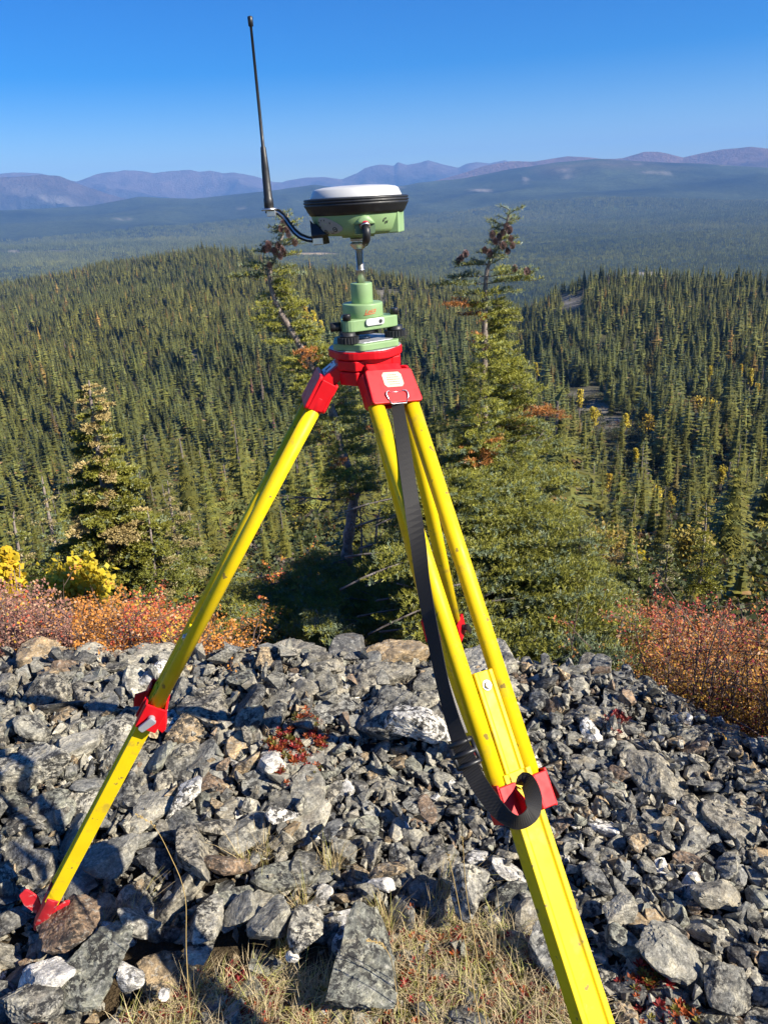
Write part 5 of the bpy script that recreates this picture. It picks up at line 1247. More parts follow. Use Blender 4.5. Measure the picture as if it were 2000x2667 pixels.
# head: rounded plate, body, three lugs between the legs
h = MB()
plate = rounded_poly([(0.085 * math.cos(rad(a)), 0.085 * math.sin(rad(a))) for a in (-122, -62 + 18, -2, 58 + 18, 118, 178 + 18)], 0.045, 6)
plate = rounded_poly([(0.0795 * math.cos(rad(a)), 0.0795 * math.sin(rad(a))) for a in np.arange(-122, 238, 60)], 0.05, 6)
h.prism(plate, HUB + ZZ * (HEAD_Z - 0.017), XX, YY, ZZ, 0.0155)
h.lathe([(0.050, -0.062), (0.056, -0.058), (0.060, -0.017)], HUB + ZZ * HEAD_Z, ZZ, 36)
for a in (-122, -2, 118):
    e, s = hd(a), hd(a + 90)
    pf = [(-0.033, 0.030), (0.033, 0.030), (0.030, 0.054), (0.020, 0.068), (-0.020, 0.068), (-0.030, 0.054)]
    h.prism(pf, HUB + ZZ * (HEAD_Z - 0.038), s, e, ZZ, 0.0195)
    pf2 = [(p * 0.95, q * 0.96) for p, q in pf]
    h.prism(pf2, HUB + ZZ * (HEAD_Z - 0.066), s, e, ZZ, 0.026)
h.build('head', M_RED, tri, 0.0025, 3)
tp = MB(); tp.prism([(p[0] * .975, p[1] * .975) for p in plate], HUB + ZZ * (HEAD_Z - 0.0015), XX, YY, ZZ, 0.0015); tp.build('head_plate', M_GALV, tri, 0.0008)

def leg(key, a):
    hg, ft = hinge[key], FOOT[key]; d = unit(ft - hg); l = hd(a + 90); l = unit(l - d * (l @ d)); n = unit(np.cross(d, l))
    if n @ hd(a) < 0: n = -n
    L = float(np.linalg.norm(ft - hg)); cs = CLAMP[key]
    P = lambda s, u=0.0, v=0.0: hg + d * s + l * u + n * v
    # lower member: web with raised rims
    m = MB(); w, t = 0.0285, 0.016
    sec = [(-w, -t), (w, -t), (w, t), (0.0185, t), (0.0155, t - .0042), (-0.0155, t - .0042), (-0.0185, t), (-w, t)]
    e1 = L - 0.125
    m.prism(sec, P(cs - 0.015), l, n, d, e1 - (cs - 0.015))
    sec2 = [(-0.0195, -0.011), (0.0195, -0.011), (0.0195, 0.011), (0.0120, 0.011), (0.0105, 0.0080), (-0.0105, 0.0080), (-0.0120, 0.011), (-0.0195, 0.011)]
    m.prism(sec2, P(cs - 0.185), l, n, d, 0.172)
    lg = m.build('leg', M_YEL, tri, 0.0016, 3)
    # two upper tubes, closing in towards the clamp
    for sg in (-1, 1):
        b = MB(); b.tube([P(0.080, sg * 0.0385), P(0.4, sg * 0.0370), P(cs + 0.008, sg * 0.0345)], 0.0143, 20, 1.12, n); b.build('tube', M_YEL, lg)
    # hinge bracket: flared red plate over the two tubes with a tongue up to the head
    b = MB()
    b.prism(rounded_poly([(-0.050, 0.0), (0.050, 0.0), (0.0545, 0.070), (-0.0545, 0.070)], 0.006, 3), P(0.022, 0, 0.0135), l, d, n, 0.007)
    b.prism(rounded_poly([(-0.048, 0.0), (0.048, 0.0), (0.052, 0.062), (-0.052, 0.062)], 0.006, 3), P(0.024, 0, -0.0205), l, d, n, 0.006)
    for sg in (-1, 1):
        b.prism([(0.026, -0.0145), (0.026, 0.0135), (0.090, 0.0135), (0.084, -0.0145)], P(0.0, sg * 0.0515 - 0.0025, 0), d, n, l, 0.005)
        b.lathe([(0.0172, 0.060), (0.0172, 0.0885)], P(0, sg * 0.0375, 0), d, 20)
    b.build('hinge_bracket', M_RED, lg, 0.0018, 3)
    top = HUB + ZZ * (HEAD_Z - 0.040) + hd(a) * 0.052
    b = MB(); q = unit(P(0.03) - top); nn = unit(np.cross(q, l)); nn = nn if nn @ hd(a) > 0 else -nn
    b.box((top + P(0.030)) / 2, (l, q, nn), (0.074, float(np.linalg.norm(P(0.03) - top)) + 0.01, 0.026))
    b.build('hinge_tongue', M_RED, lg, 0.003, 3)
    # clamp: red sleeve with flared jaws and a clamping lever
    b = MB(); o_, th = 0.052, 0.005
    for sg in (-1, 1):
        b.box(P(cs + 0.026, sg * (o_ - th / 2), 0), (l, d, n), (th, 0.062, 0.046))
        j = [(0.004, 0.0205), (0.052, 0.0205), (0.060, 0.037), (0.030, 0.046)] if sg < 0 else [(0.0, 0.0205), (0.054, 0.0205), (0.054, 0.029), (0.0, 0.029)]
        b.prism([(p, q2) for p, q2 in j], P(cs, sg * 0.020 - 0.0025, 0), d, n, l, 0.005)
        if sg < 0: b.prism([(0.002, -0.0215), (0.050, -0.0215), (0.058, -0.038), (0.046, -0.042)], P(cs, 0.012, 0), d, n, l, 0.030)
        b.box(P(cs + 0.027, sg * 0.0325, 0.0222), (l, d, n), (0.034, 0.056, 0.005))
    b.box(P(cs + 0.026, 0, -0.0215), (l, d, n), (0.0985, 0.060, 0.005))
    b.build('clamp', M_RED, lg, 0.0014, 2)
    sg = 1 if key != 'M' else -1
    b = MB(); b.lathe([(0.008, 0.0), (0.008, 0.012)], P(cs + 0.022, sg * 0.052, 0), l * sg, 14)
    b.prism(rounded_poly([(-0.026, -0.007), (0.014, -0.009), (0.014, 0.009), (-0.026, 0.007)], 0.004, 3), P(cs + 0.026, sg * 0.064, 0.002), unit(d * -.9 - n * .4), unit(n * .9 - d * .4), l * sg, 0.007)
    b.build('clamp_lever', M_BLK if key != 'L' else M_GALV, lg, 0.0012)
    # bolt with washer
    b = MB(); b.lathe([(0.0095, 0), (0.0095, 0.0018), (0.0058, 0.0018), (0.0060, 0.006), (0.0048, 0.0068)], P(cs - 0.160, 0.0, 0.0081), n, 18, True); b.build('bolt', M_STEEL, lg, 0.0004)
    # shoe: tapering red foot with step fins and a steel point
    b = MB()
    prof = [(0.034, 0.0195, L - 0.140), (0.031, 0.019, L - 0.118), (0.022, 0.017, L - 0.085), (0.018, 0.015, L - 0.04), (0.0045, 0.0045, L - 0.005)]
    V = []
    for wx, wy, s in prof:
        for k in range(12): q = 2 * PI * k / 12; V.append(P(s, wx * np.sign(math.cos(q)) * abs(math.cos(q)) ** .6, wy * np.sign(math.sin(q)) * abs(math.sin(q)) ** .6))
    Fc = [[i * 12 + k, i * 12 + (k + 1) % 12, (i + 1) * 12 + (k + 1) % 12, (i + 1) * 12 + k] for i in range(4) for k in range(12)]
    b.add(V, Fc, True); b.add(V[:12], [list(range(12))]); b.add(V[-12:], [list(range(12))])
    f = rounded_poly([(0.0, 0.010), (-0.030, 0.030), (-0.046, 0.066), (-0.022, 0.074), (0.004, 0.052), (0.022, 0.014)], 0.008, 4)
    b.prism(f, P(L - 0.072, -0.006, 0), d, n, l, 0.006)
    f2 = rounded_poly([(0.0, -0.010), (-0.040, -0.030), (-0.050, -0.042), (-0.034, -0.044), (0.0, -0.030), (0.018, -0.012)], 0.004, 3)
    b.prism(f2, P(L - 0.072, -0.003, 0), d, n, l, 0.006)
    b.build('shoe', M_REDW, lg, 0.0012)
    return P, d, l, n, lg
PL, dL, lL, nL, legL = leg('L', AL); PM, dM, lM, nM, legM = leg('M', AM); PF, dF, lF, nF, legF = leg('F', AF)
# cream rating plate and wire strap loop on the front bracket, white label on the left hinge tongue
b = MB(); b.prism([(-0.021, -0.010), (-0.016, -0.0155), (0.016, -0.0155), (0.021, -0.010), (0.021, 0.010), (0.016, 0.0155), (-0.016, 0.0155), (-0.021, 0.010)], PF(0.045, 0.002, 0.0207), lF, dF, nF, 0.0006); st = b.build('sticker', M_CREAM, legF)
tl_ = MB(); _r = random.Random(3)
for k, wid in enumerate((0.018, 0.024, 0.026, 0.026, 0.019)):
    x0 = -wid / 2; s = 0.0355 + k * 0.0048
    while x0 < wid / 2:
        w_ = _r.uniform(0.0016, 0.0040); tl_.box(PF(s, 0.002 + x0 + w_ / 2, 0.02145), (lF, dF, nF), (w_, 0.0014, 0.0002)); x0 += w_ + 0.0011
tl_.build('sticker_print', paint('brown_print', (0.16, 0.11, 0.07), 0.6), st)
b = MB()
for sg in (-1, 1):
    b.tube([PF(0.090, sg * 0.0185, 0.0205), PF(0.084, sg * 0.0215, 0.0225), PF(0.076, sg * 0.0235, 0.0232), PF(0.071, sg * 0.0215, 0.0232), PF(0.069, sg * 0.0160, 0.0228), PF(0.071, sg * 0.0125, 0.0205)], 0.0014, 8)
b.tube([PF(0.090, -0.0185, 0.0205), PF(0.0945, -0.0150, 0.020), PF(0.0950, 0.0150, 0.020), PF(0.090, 0.0185, 0.0205)], 0.0014, 8)
b.tube([PF(0.071, -0.0125, 0.0208), PF(0.071, 0.0125, 0.0208)], 0.0009, 6)
b.build('strap_loop', M_STEEL, legF)
b = MB(); top = HUB + ZZ * (HEAD_Z - 0.040) + hd(AL) * 0.052; q = unit(PL(0.03) - top); nn = unit(np.cross(q, lL)); nn = nn if nn[2] > 0 else -nn
b.box((top + PL(0.028)) / 2 + nn * 0.0134, (lL, q, nn), (0.050, float(np.linalg.norm(PL(0.028) - top)) * 0.9, 0.0008)); wl = b.build('white_label', M_WHT, legL)
b = MB()
for u0, v0, su, sv in ((0, 0.002, .012, .012), (-.016, -.010, .010, .003), (.016, .010, .010, .003), (.0, .016, .026, .002)):
    b.box((top + PL(0.028)) / 2 + nn * 0.0140 + lL * u0 + q * v0, (lL, q, nn), (su, sv, 0.0004))
b.build('label_print', paint('maroon_print', (0.25, 0.05, 0.06), 0.6), wl)

# ---- lettering helper: built-in font turned into a thin mesh and bent round an upright axis
def text_mesh(txt, size, shear=0.0, res=3):
    cu = bpy.data.curves.new('lettering', 'FONT'); cu.body = txt; cu.size = size; cu.shear = shear; cu.align_x = 'CENTER'; cu.resolution_u = res
    o = bpy.data.objects.new('lettering', cu); COL.objects.link(o)
    dg = bpy.context.evaluated_depsgraph_get(); me = bpy.data.meshes.new_from_object(o.evaluated_get(dg))
    bpy.data.objects.remove(o); bpy.data.curves.remove(cu); return me
def wrap_text(name, txt, size, axis_pt, radius, az, mat, parent, shear=0.0, tilt=0.0, extra=None):
    me = text_mesh(txt, size, shear); base = parent_base(parent)
    for v in me.vertices:
        x, y = v.co.x, v.co.y; y2 = y + x * tilt; a = rad(az) + x / radius
        v.co = Vector(np.array(axis_pt) + np.array([math.cos(a) * (radius + .0004), math.sin(a) * (radius + .0004), y2]) - base)
    me.materials.clear(); me.materials.append(mat); o = add_mesh(name, me, parent); return o

# ---- tribrach with carrier and steel pole
tb = thing('tribrach', 'pale green levelling base with black foot screws on the red tripod head', 'levelling base', (HUB[0], HUB[1], HEAD_Z))
SA = (-120.0, 0.0, 120.0); RS = 0.0600
def tri_poly(r_c, r_corner, a0=-122, waist=None, n=6):
    pts = []
    for k in range(3):
        pts.append((r_c * math.cos(rad(a0 + 120 * k)), r_c * math.sin(rad(a0 + 120 * k))))
        if waist: pts.append((waist * math.cos(rad(a0 + 60 + 120 * k)), waist * math.sin(rad(a0 + 60 + 120 * k))))
    return rounded_poly(pts, r_corner, n)
Z0 = HEAD_Z
b = MB(); hexp = rounded_poly([(r_ * math.cos(rad(a)), r_ * math.sin(rad(a))) for c_ in SA for a, r_ in ((c_ - 26, .0725), (c_ + 26, .0725))], 0.012, 5)
b.prism(hexp, HUB + ZZ * (Z0 + 0.0004), XX, YY, ZZ, 0.0125); b.build('base_plate', M_GRN, tb, 0.0018, 3)
b = MB(); b.prism([(p[0] * .84, p[1] * .84) for p in hexp], HUB + ZZ * (Z0 + 0.0131), XX, YY, ZZ, 0.0012)
b.lathe([(0.012, 0.0), (0.012, 0.003), (0.007, 0.003), (0.007, 0.001)], HUB + ZZ * (Z0 + 0.0143), ZZ, 20); b.build('spring_plate', M_GALV, tb, 0.0004)
b = MB(); b.lathe([(0.028, 0.0250), (0.028, 0.036)], HUB + ZZ * Z0, ZZ, 28); b.build('centre_boss', M_BLK, tb)
ZU = Z0 + 0.0405
for a in SA:
    c = HUB + hd(a) * RS
    b = MB(); seg = 60; prof = []
    V = []; Fk = []
    for k in range(seg):
        q = 2 * PI * k / seg; r_ = 0.0205 if k % 3 < 1.5 else 0.0188
        for z_ in (0.0150, 0.0265): V.append(c + np.array([r_ * math.cos(q), r_ * math.sin(q), Z0 + z_]))
    Fk = [[2 * k, 2 * ((k + 1) % seg), 2 * ((k + 1) % seg) + 1, 2 * k + 1] for k in range(seg)]
    b.add(V, Fk); b.add([V[2 * k] for k in range(seg)], [list(range(seg))[::-1]]); b.add([V[2 * k + 1] for k in range(seg)], [list(range(seg))])
    b.lathe([(0.0150, 0.0266), (0.0160, 0.0285), (0.0145, 0.0300), (0.0145, 0.0350)], c + ZZ * Z0, ZZ, 24)
    fs = b.build('foot_screw', M_RUB, tb)
    b = MB(); b.lathe([(0.0080, 0.0560), (0.0080, 0.0660), (0.0072, 0.0675)], c + ZZ * Z0, ZZ, 18); b.build('screw_cap', M_BLK, fs)
b = MB(); up = tri_poly(0.0790, 0.0165, -120, 0.0435)
b.prism(up, HUB + ZZ * (Z0 + 0.0345), XX, YY, ZZ, 0.0215); bd = b.build('body', M_GRN, tb, 0.002, 3)
b = MB(); fd = hd(-60); fs_ = hd(30)
b.prism(rounded_poly([(-0.020, -0.0055), (0.020, -0.0055), (0.020, 0.0075), (-0.020, 0.0075)], 0.005, 4), HUB + fd * 0.0430 + ZZ * (Z0 + 0.0485), fs_, ZZ, fd, 0.0035); b.build('level_window', M_WHT, bd, 0.0008)
b = MB(); b.lathe([(0.0035, 0), (0.0035, 0.0006)], HUB + fd * 0.0466 + fs_ * 0.011 + ZZ * (Z0 + 0.0495), fd, 14); b.build('level_bubble', M_DARK, bd)
b = MB(); ka = hd(186); b.lathe([(0.0085, 0.0), (0.0085, 0.018), (0.0075, 0.020)], HUB + hd(-120) * 0.045 + ka * 0.020 + ZZ * (Z0 + 0.0440), ka, 18); b.build('lock_knob', M_BLK, bd)
b = MB(); b.lathe([(0.0385, 0.0562), (0.0385, 0.0795), (0.0372, 0.0810), (0.0225, 0.0811)], HUB + ZZ * Z0, ZZ, 56); car = b.build('carrier', M_GRN, tb, 0.0006)
b = MB(); b.lathe([(0.0207, 0.0811), (0.0207, 0.1160), (0.0197, 0.1174), (0.009, 0.1175)], HUB + ZZ * Z0, ZZ, 48); b.build('upper_carrier', M_GRN, car, 0.0005)
wrap_text('lettering', 'Leica', 0.0112, HUB + ZZ * (Z0 + 0.0652), 0.0385, -68, M_INKR, car, 0.45, 0.14)
b = MB(); ax = HUB + ZZ * (Z0 + 0.0632)
b.tube([ax + np.array([math.cos(rad(-68) + x / .0385) * .0388, math.sin(rad(-68) + x / .0385) * .0388, x * .10]) for x in np.linspace(-0.013, 0.011, 9)], [.0003, .0005, .0006, .0006, .0006, .0006, .0005, .0004, .0002], 6); b.build('lettering_swash', M_INKR, car)
ZP = Z0 + 0.1175
b = MB(); b.lathe([(0.0080, 0.0), (0.0080, 0.0225), (0.0083, 0.0230), (0.0083, 0.0242), (0.0068, 0.0247), (0.0068, 0.0650)], HUB + ZZ * ZP, ZZ, 28); pole = b.build('pole', M_STEEL, tb)
b = MB(); b.lathe([(0.0075, 0.0600), (0.0105, 0.0615), (0.0168, 0.0690), (0.0175, 0.0700), (0.0175, 0.0712), (0.0150, 0.0714), (0.0150, 0.0770), (0.0160, 0.0772), (0.0160, 0.0790), (0.015, 0.0792), (0.015, 0.086)], HUB + ZZ * ZP, ZZ, 36); b.build('pole_collar', M_STEEL, pole)

# ---- receiver
ZR = ZP + 0.086                                     # underside of the receiver
rc = thing('satellite_receiver', 'round white-domed green receiver with a black bumper ring on the steel pole', 'receiver', (HUB[0], HUB[1], ZR))
RB = lambda r, z: (r, z)
body_prof = [(0.030, -0.004), (0.030, 0.0), (0.058, 0.0005), (0.069, 0.003), (0.0755, 0.010), (0.0815, 0.026), (0.0840, 0.037), (0.0840, 0.044)]
def body_r(z): return float(np.interp(z, [p[1] for p in body_prof[2:]], [p[0] for p in body_prof[2:]]))
b = MB(); b.lathe(body_prof, HUB + ZZ * ZR, ZZ, 72); rb = b.build('housing', M_GRN, rc)
b = MB(); b.lathe([(0.0800, 0.03590), (0.0850, 0.03550), (0.0890, 0.04077), (0.0925, 0.04806), (0.0945, 0.05089), (0.0958, 0.05373), (0.0940, 0.05470), (0.0940, 0.05534), (0.0962, 0.05632), (0.0962, 0.05842), (0.0940, 0.05923), (0.0940, 0.05988), (0.0955, 0.06085), (0.0950, 0.06304), (0.0915, 0.06409), (0.082, 0.06425)], HUB + ZZ * ZR, ZZ, 96); b.build('bumper_ring', M_RUB, rc)
b = MB(); b.lathe([(0.0835, 0.06385), (0.0830, 0.06547), (0.0775, 0.07681), (0.0725, 0.07964), (0.058, 0.08208), (0.030, 0.08370), (0.0, 0.08410)], HUB + ZZ * ZR, ZZ, 72); b.build('radome', M_WHT, rc)
def on_body(az, z, off=0.0):
    r_ = body_r(z) + off; return HUB + np.array([r_ * math.cos(rad(az)), r_ * math.sin(rad(az)), ZR + z])
def decal(name, pts, off, mat, parent, rings=6):
    """closed outline given as (azimuth, height), filled and laid on the housing, with a thin edge"""
    c = np.mean(pts, 0); V = [on_body(*c, off)]; F = []; n = len(pts)
    for k in range(1, rings + 1):
        for p in pts: q = c + (np.array(p) - c) * k / rings; V.append(on_body(q[0], q[1], off))
    for i in range(n): F.append([0, 1 + i, 1 + (i + 1) % n])
    for k in range(rings - 1):
        for i in range(n): j = (i + 1) % n; F.append([1 + k * n + i, 1 + (k + 1) * n + i, 1 + (k + 1) * n + j, 1 + k * n + j])
    o0 = 1 + (rings - 1) * n
    V += [on_body(p[0], p[1], -0.001) for p in pts]
    for i in range(n): j = (i + 1) % n; F.append([o0 + i, len(V) - n + i, len(V) - n + j, o0 + j])
    b = MB(); b.add(V, F, False); return b.build(name, mat, parent)
panel = []
for k in range(40):
    q = 2 * PI * k / 40; x, y = math.cos(q), math.sin(q)
    # teardrop: blunt at upper left, pointed towards lower right
    px_ = 19.5 * x + 2.5; py_ = 0.0135 * y * (1.0 - 0.30 * x) + 0.0182 - 0.0040 * x
    panel.append((-131 + px_, max(0.0038, py_)))
cp_ = decal('control_panel', panel, 0.0008, M_PANEL, rc)
def ring(az, z, ra, rz, w=0.3):
    o_ = [(az + ra * math.cos(q), z + rz * math.sin(q)) for q in np.linspace(0, 2 * PI, 17)[:-1]]; i_ = [(az + ra * (1 - w) * math.cos(q), z + rz * (1 - w) * math.sin(q)) for q in np.linspace(0, 2 * PI, 17)[:-1]]
    V = [on_body(*p, 0.0013) for p in o_ + i_]; n = 16; b = MB(); b.add(V, [[i, (i + 1) % n, n + (i + 1) % n, n + i] for i in range(n)]); return b
for az, z in ((-137, 0.0085), (-120.5, 0.0125)): ring(az, z, 3.4, 0.0042).build('button', M_INK, cp_)
b = MB()
for az, z, ra, rz in ((-145.5, .0250, 1.0, .0014), (-145.8, .0175, 1.2, .0014), (-139.5, .0282, 1.1, .0012), (-134, .0285, .8, .0018), (-126, .0235, .8, .0018), (-127.5, .0062, .9, .0013), (-124.5, .0068, .7, .0010), (-137, .0085, 1.2, .0014), (-120.5, .0125, 1.6, .0008)):
    V = [on_body(az + ra * math.cos(q), z + rz * math.sin(q), 0.0013) for q in np.linspace(0, 2 * PI, 9)[:-1]]; b.add(V, [list(range(8))])
b.build('panel_symbols', M_INK, cp_)
for az, z in ((-141, .0195), (-138.5, .0235), (-133, .0222), (-131.5, .0095), (-142, .0165)):
    V = [on_body(az + .55 * math.cos(q), z + .0007 * math.sin(q), 0.0013) for q in np.linspace(0, 2 * PI, 9)[:-1]]; b = MB(); b.add(V, [list(range(8))]); b.build('indicator_lamp', M_LED, cp_)
# radio mark on the right of the housing
b = MB()
for rr, w in ((3.6, .8), (2.2, .7)):
    o_ = [(-52 + rr * math.cos(q), 0.0235 + rr * .0013 * math.sin(q)) for q in np.linspace(rad(60), rad(215), 9)]; i_ = [(-52 + (rr - w) * math.cos(q), 0.0235 + (rr - w) * .0013 * math.sin(q)) for q in np.linspace(rad(60), rad(215), 9)]
    V = [on_body(*p, 0.0006) for p in o_ + i_]; b.add(V, [[i, i + 1, 10 + i, 9 + i] for i in range(8)])
for a0, z0, da, dz in ((-51.5, .0195, .4, .0022), (-49.5, .0205, .4, .0024), (-47.8, .0208, .4, .0024), (-50, .0220, 1.6, .0004)):
    b.add([on_body(a0 - da, z0 - dz, .0006), on_body(a0 + da, z0 - dz, .0006), on_body(a0 + da, z0 + dz, .0006), on_body(a0 - da, z0 + dz, .0006)], [[0, 1, 2, 3]])
b.build('radio_mark', M_INK, rc)
# cable port: hood, dark recess, red-ringed socket and angled plug
pa = -80.0; e, s = hd(pa), hd(pa + 90)
b = MB()
hood = [(-0.0185, 0.020), (-0.0135, 0.0265), (-0.0075, 0.0335), (0.0, 0.0355), (0.0075, 0.0335), (0.0135, 0.0265), (0.0185, 0.020)]
V = []
for k, r_ in ((1.0, 0.074), (1.0, 0.0815), (0.72, 0.0865)):
    for p, z in hood: V.append(HUB + e * r_ + s * p * k + ZZ * (ZR + 0.020 + (z - 0.020) * (1.0 if k == 1 else 0.8)))
m_ = len(hood); b.add(V, [[j * m_ + i, j * m_ + i + 1, (j + 1) * m_ + i + 1, (j + 1) * m_ + i] for j in range(2) for i in range(m_ - 1)] + [[2 * m_ + i for i in range(m_)]], True)
b.add([V[0], V[m_ - 1], V[2 * m_ - 1], V[3 * m_ - 1], V[2 * m_], V[m_]], [[0, 1, 2, 3, 4, 5]])
b.build('port_hood', M_GRN, rb)
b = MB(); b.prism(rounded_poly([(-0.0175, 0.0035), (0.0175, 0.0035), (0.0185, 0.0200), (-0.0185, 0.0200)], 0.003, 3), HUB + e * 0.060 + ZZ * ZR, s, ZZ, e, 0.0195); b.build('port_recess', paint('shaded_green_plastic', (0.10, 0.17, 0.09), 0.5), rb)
sk = HUB + e * 0.0815 + ZZ * (ZR + 0.0165)
b = MB(); b.lathe([(0.0088, -0.002), (0.0092, 0.0005), (0.0092, 0.0025)], sk, unit(ZZ * -.8 + e * .6), 20); so = b.build('socket', M_STEEL, rb)
b = MB(); b.lathe([(0.0096, -0.0005), (0.0096, -0.0035), (0.0080, -0.0042)], sk, unit(ZZ * -.8 + e * .6), 20); b.build('socket_ring', paint('crimson_ring', (0.50, 0.01, 0.04), 0.35), so)
b = MB(); b.tube([sk + ZZ * -.002 + e * .003, sk + ZZ * -.008 + e * .008, sk + ZZ * -.015 + e * .010, sk + ZZ * -.023 + e * .004, sk + ZZ * -.029 - e * .010], [0.0062, 0.0078, 0.0072, 0.0068, 0.0058], 14)
b.build('plug', M_RUB, rb)
b = MB(); e2, s2 = hd(-14), hd(76); b.box(HUB + e2 * 0.0705 + ZZ * (ZR + 0.0195), (s2, e2, ZZ), (0.050, 0.024, 0.037)); b.build('battery_door', M_GRN, rb, 0.002, 3)

# ---- radio antenna on its bent bracket
an = thing('whip_antenna', 'tall thin black whip antenna on a bent bracket beside the white receiver', 'antenna', on_dep(702, 540, 1.41))
D_A = 1.41
b = MB(); bk = [on_dep(x, y, D_A - 0.02) for x, y in ((808, 577), (817, 588), (828, 590), (840, 603), (857, 617), (813, 623))]
V = [p - FW * .012 for p in bk] + [p + FW * 0.035 for p in bk]; n_ = 6
b.add(V, [list(range(6))[::-1], list(range(6, 12))] + [[i, (i + 1) % 6, 6 + (i + 1) % 6, 6 + i] for i in range(6)]); ar0 = b.build('bracket', M_BLK, an, 0.002)
pth = [(818, 625), (800, 623), (780, 615), (765, 602), (750, 582), (738, 564), (725, 553), (708, 549), (693, 548)]
sm = []
for i in range(len(pth) - 1):
    for k in range(3):
        sm.append(tuple(pth[i][j] + (pth[i + 1][j] - pth[i][j]) * k / 3 for j in (0, 1)))
sm.append(pth[-1])
b = MB(); b.tube([on_dep(x, y, D_A) for x, y in sm], 0.0036, 10); b.build('arm', M_STEEL, an)
b = MB(); b.tube([on_dep(x + 4, y - 5, D_A - .004) for x, y in sm], 0.0019, 8); b.tube([on_dep(x - 1, y + 4.5, D_A - .003) for x, y in sm], 0.0019, 8); b.build('cable', M_BLK, an)
b = MB(); b.box(on_dep(829, 628, D_A - .012), (XX, YY, ZZ), (0.018, 0.018, 0.012)); b.box(on_dep(708, 556, D_A), (XX, YY, ZZ), (0.016, 0.016, 0.010)); b.build('connector', M_STEEL, an, 0.001)
wb = on_dep(702, 547, D_A)
b = MB(); b.lathe([(0.015, -0.001), (0.015, 0.003), (0.008, 0.0035)], wb, ZZ, 20); b.build('whip_plate', M_STEEL, an)
zt = lambda y: float(np.interp(y, *zip(*sorted((proj(wb + ZZ * z)[1], z) for z in np.linspace(0, 0.5, 200)))))
zs = [zt(y) for y in (546, 518, 516, 440, 384, 381, 300, 70, 68, 44, 42)]
b = MB(); b.lathe(list(zip((.0088, .0088, .0078, .0068, .0048, .0032, .0028, .0022, .0042, .0045, .0030), zs)), wb, ZZ, 16); b.build('whip', M_RUB, an)

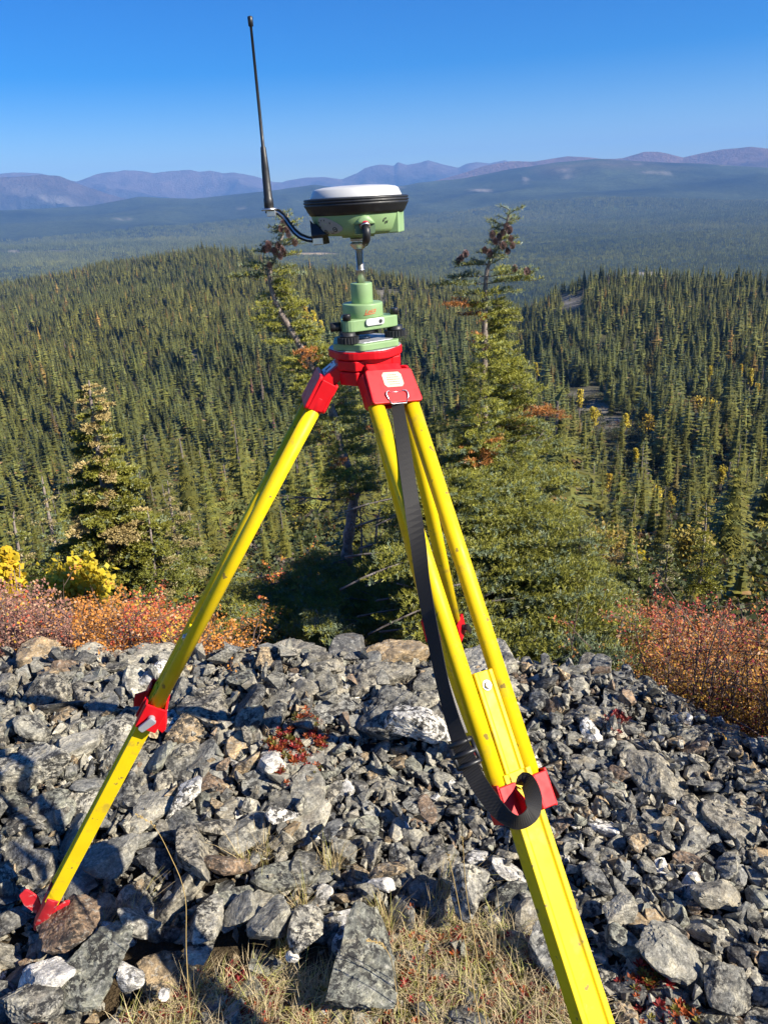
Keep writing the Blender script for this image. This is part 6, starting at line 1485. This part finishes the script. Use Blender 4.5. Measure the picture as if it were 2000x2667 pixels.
# ---- carrying strap
def leg_dep(y):
    return float(np.interp(y, *zip(*[(lambda q: (q[1], q[2]))(proj(PF(s))) for s in np.linspace(0.0, 1.4, 60)])))
def ribbon(name, pts, widths, mat, parent, th=0.0014):
    """pts: (px, py, depth), widths in m, roll angle of the band about its run (deg)"""
    C_ = [on_dep(x, y, leg_dep(y) - dd) for x, y, dd, a in pts]; n = len(pts); V = []; F = []
    # resample smoothly
    tt = np.linspace(0, n - 1, n * 6); Cs = []
    for t in tt:
        i = min(int(t), n - 2); f = t - i; p0, p1, p2, p3 = C_[max(i - 1, 0)], C_[i], C_[i + 1], C_[min(i + 2, n - 1)]
        Cs.append(0.5 * ((2 * p1) + (p2 - p0) * f + (2 * p0 - 5 * p1 + 4 * p2 - p3) * f * f + (3 * p1 - p0 - 3 * p2 + p3) * f ** 3))
    an_ = np.interp(tt, range(n), [p[3] for p in pts]); wd = np.interp(tt, range(n), widths); arc = 0; uv = []
    for i, c in enumerate(Cs):
        t = unit(Cs[min(i + 1, len(Cs) - 1)] - Cs[max(i - 1, 0)])
        v = unit(CP - c); side = unit(np.cross(t, v)); fr = unit(np.cross(side, t)); a = rad(an_[i])
        w = math.cos(a) * side + math.sin(a) * fr; nn = np.cross(w, t)
        if i: arc += np.linalg.norm(c - Cs[i - 1])
        for sg, tg in ((-1, 1), (1, 1), (1, -1), (-1, -1)): V.append(c + w * sg * wd[i] / 2 + nn * tg * th / 2); uv.append((sg * 0.5 + .5, arc / 0.028))
    m = len(Cs)
    for i in range(m - 1):
        for k in range(4): j = (k + 1) % 4; F.append([i * 4 + k, i * 4 + j, (i + 1) * 4 + j, (i + 1) * 4 + k])
    F += [[0, 1, 2, 3], [4 * m - 4 + k for k in (3, 2, 1, 0)]]
    base = parent_base(parent); me = mesh_np(name, np.array(V) - base, F, [mat], False)
    ul = me.uv_layers.new(name='UVMap')
    for lp in me.loops: ul.data[lp.index].uv = uv[lp.vertex_index]
    return add_mesh(name, me, parent)
sp = thing('carry_strap', 'long black webbing strap hanging from the front tripod bracket to its clamp', 'strap', PF(0.10, 0, 0.02))
ribbon('strap_band', [(1032, 1036, .004, 0), (1036, 1058, .016, 4), (1046, 1130, .026, 10), (1058, 1215, .030, 20), (1072, 1310, .034, 28), (1088, 1410, .040, -8), (1099, 1500, .045, -30), (1116, 1600, .050, -36), (1134, 1690, .052, -40), (1155, 1790, .052, -42), (1180, 1880, .054, -35), (1208, 1960, .058, -20), (1240, 2030, .068, -10), (1285, 2095, .085, -18), (1320, 2130, .095, -35), (1352, 2142, .100, -45), (1382, 2122, .092, -40), (1389, 2085, .070, -10), (1381, 2052, .052, 5), (1368, 2032, .034, 15), (1362, 2046, .022, 15)],
       [.022, .023, .025, .028, .030, .028, .028, .028, .028, .028, .029, .030, .029, .028, .027, .027, .027, .027, .027, .026, .026], M_WEB, sp)
ribbon('strap_end', [(1140, 1700, .040, 15), (1157, 1780, .038, 10), (1176, 1850, .036, 6), (1192, 1900, .040, 4), (1197, 1914, .044, 4)], [.010, .019, .025, .027, .027], M_WEB_GLARE, sp)
b = MB(); c = on_dep(1210, 1962, leg_dep(1962) - .060); t_ = unit(on_dep(1232, 2010, leg_dep(2010) - .064) - on_dep(1190, 1910, leg_dep(1910) - .056)); v_ = unit(CP - c); s_ = unit(np.cross(t_, v_)); f_ = np.cross(s_, t_)
for q in (-0.018, 0.0, 0.018): b.tube([c + t_ * q - s_ * 0.019, c + t_ * q + s_ * 0.019], 0.0042, 8, 1.2)
for q in (-1, 1): b.tube([c - t_ * 0.021 + s_ * q * 0.0185, c + t_ * 0.021 + s_ * q * 0.0185], 0.0034, 8)
b.build('buckle', M_BLK, sp, 0)
bpy.context.view_layer.update()
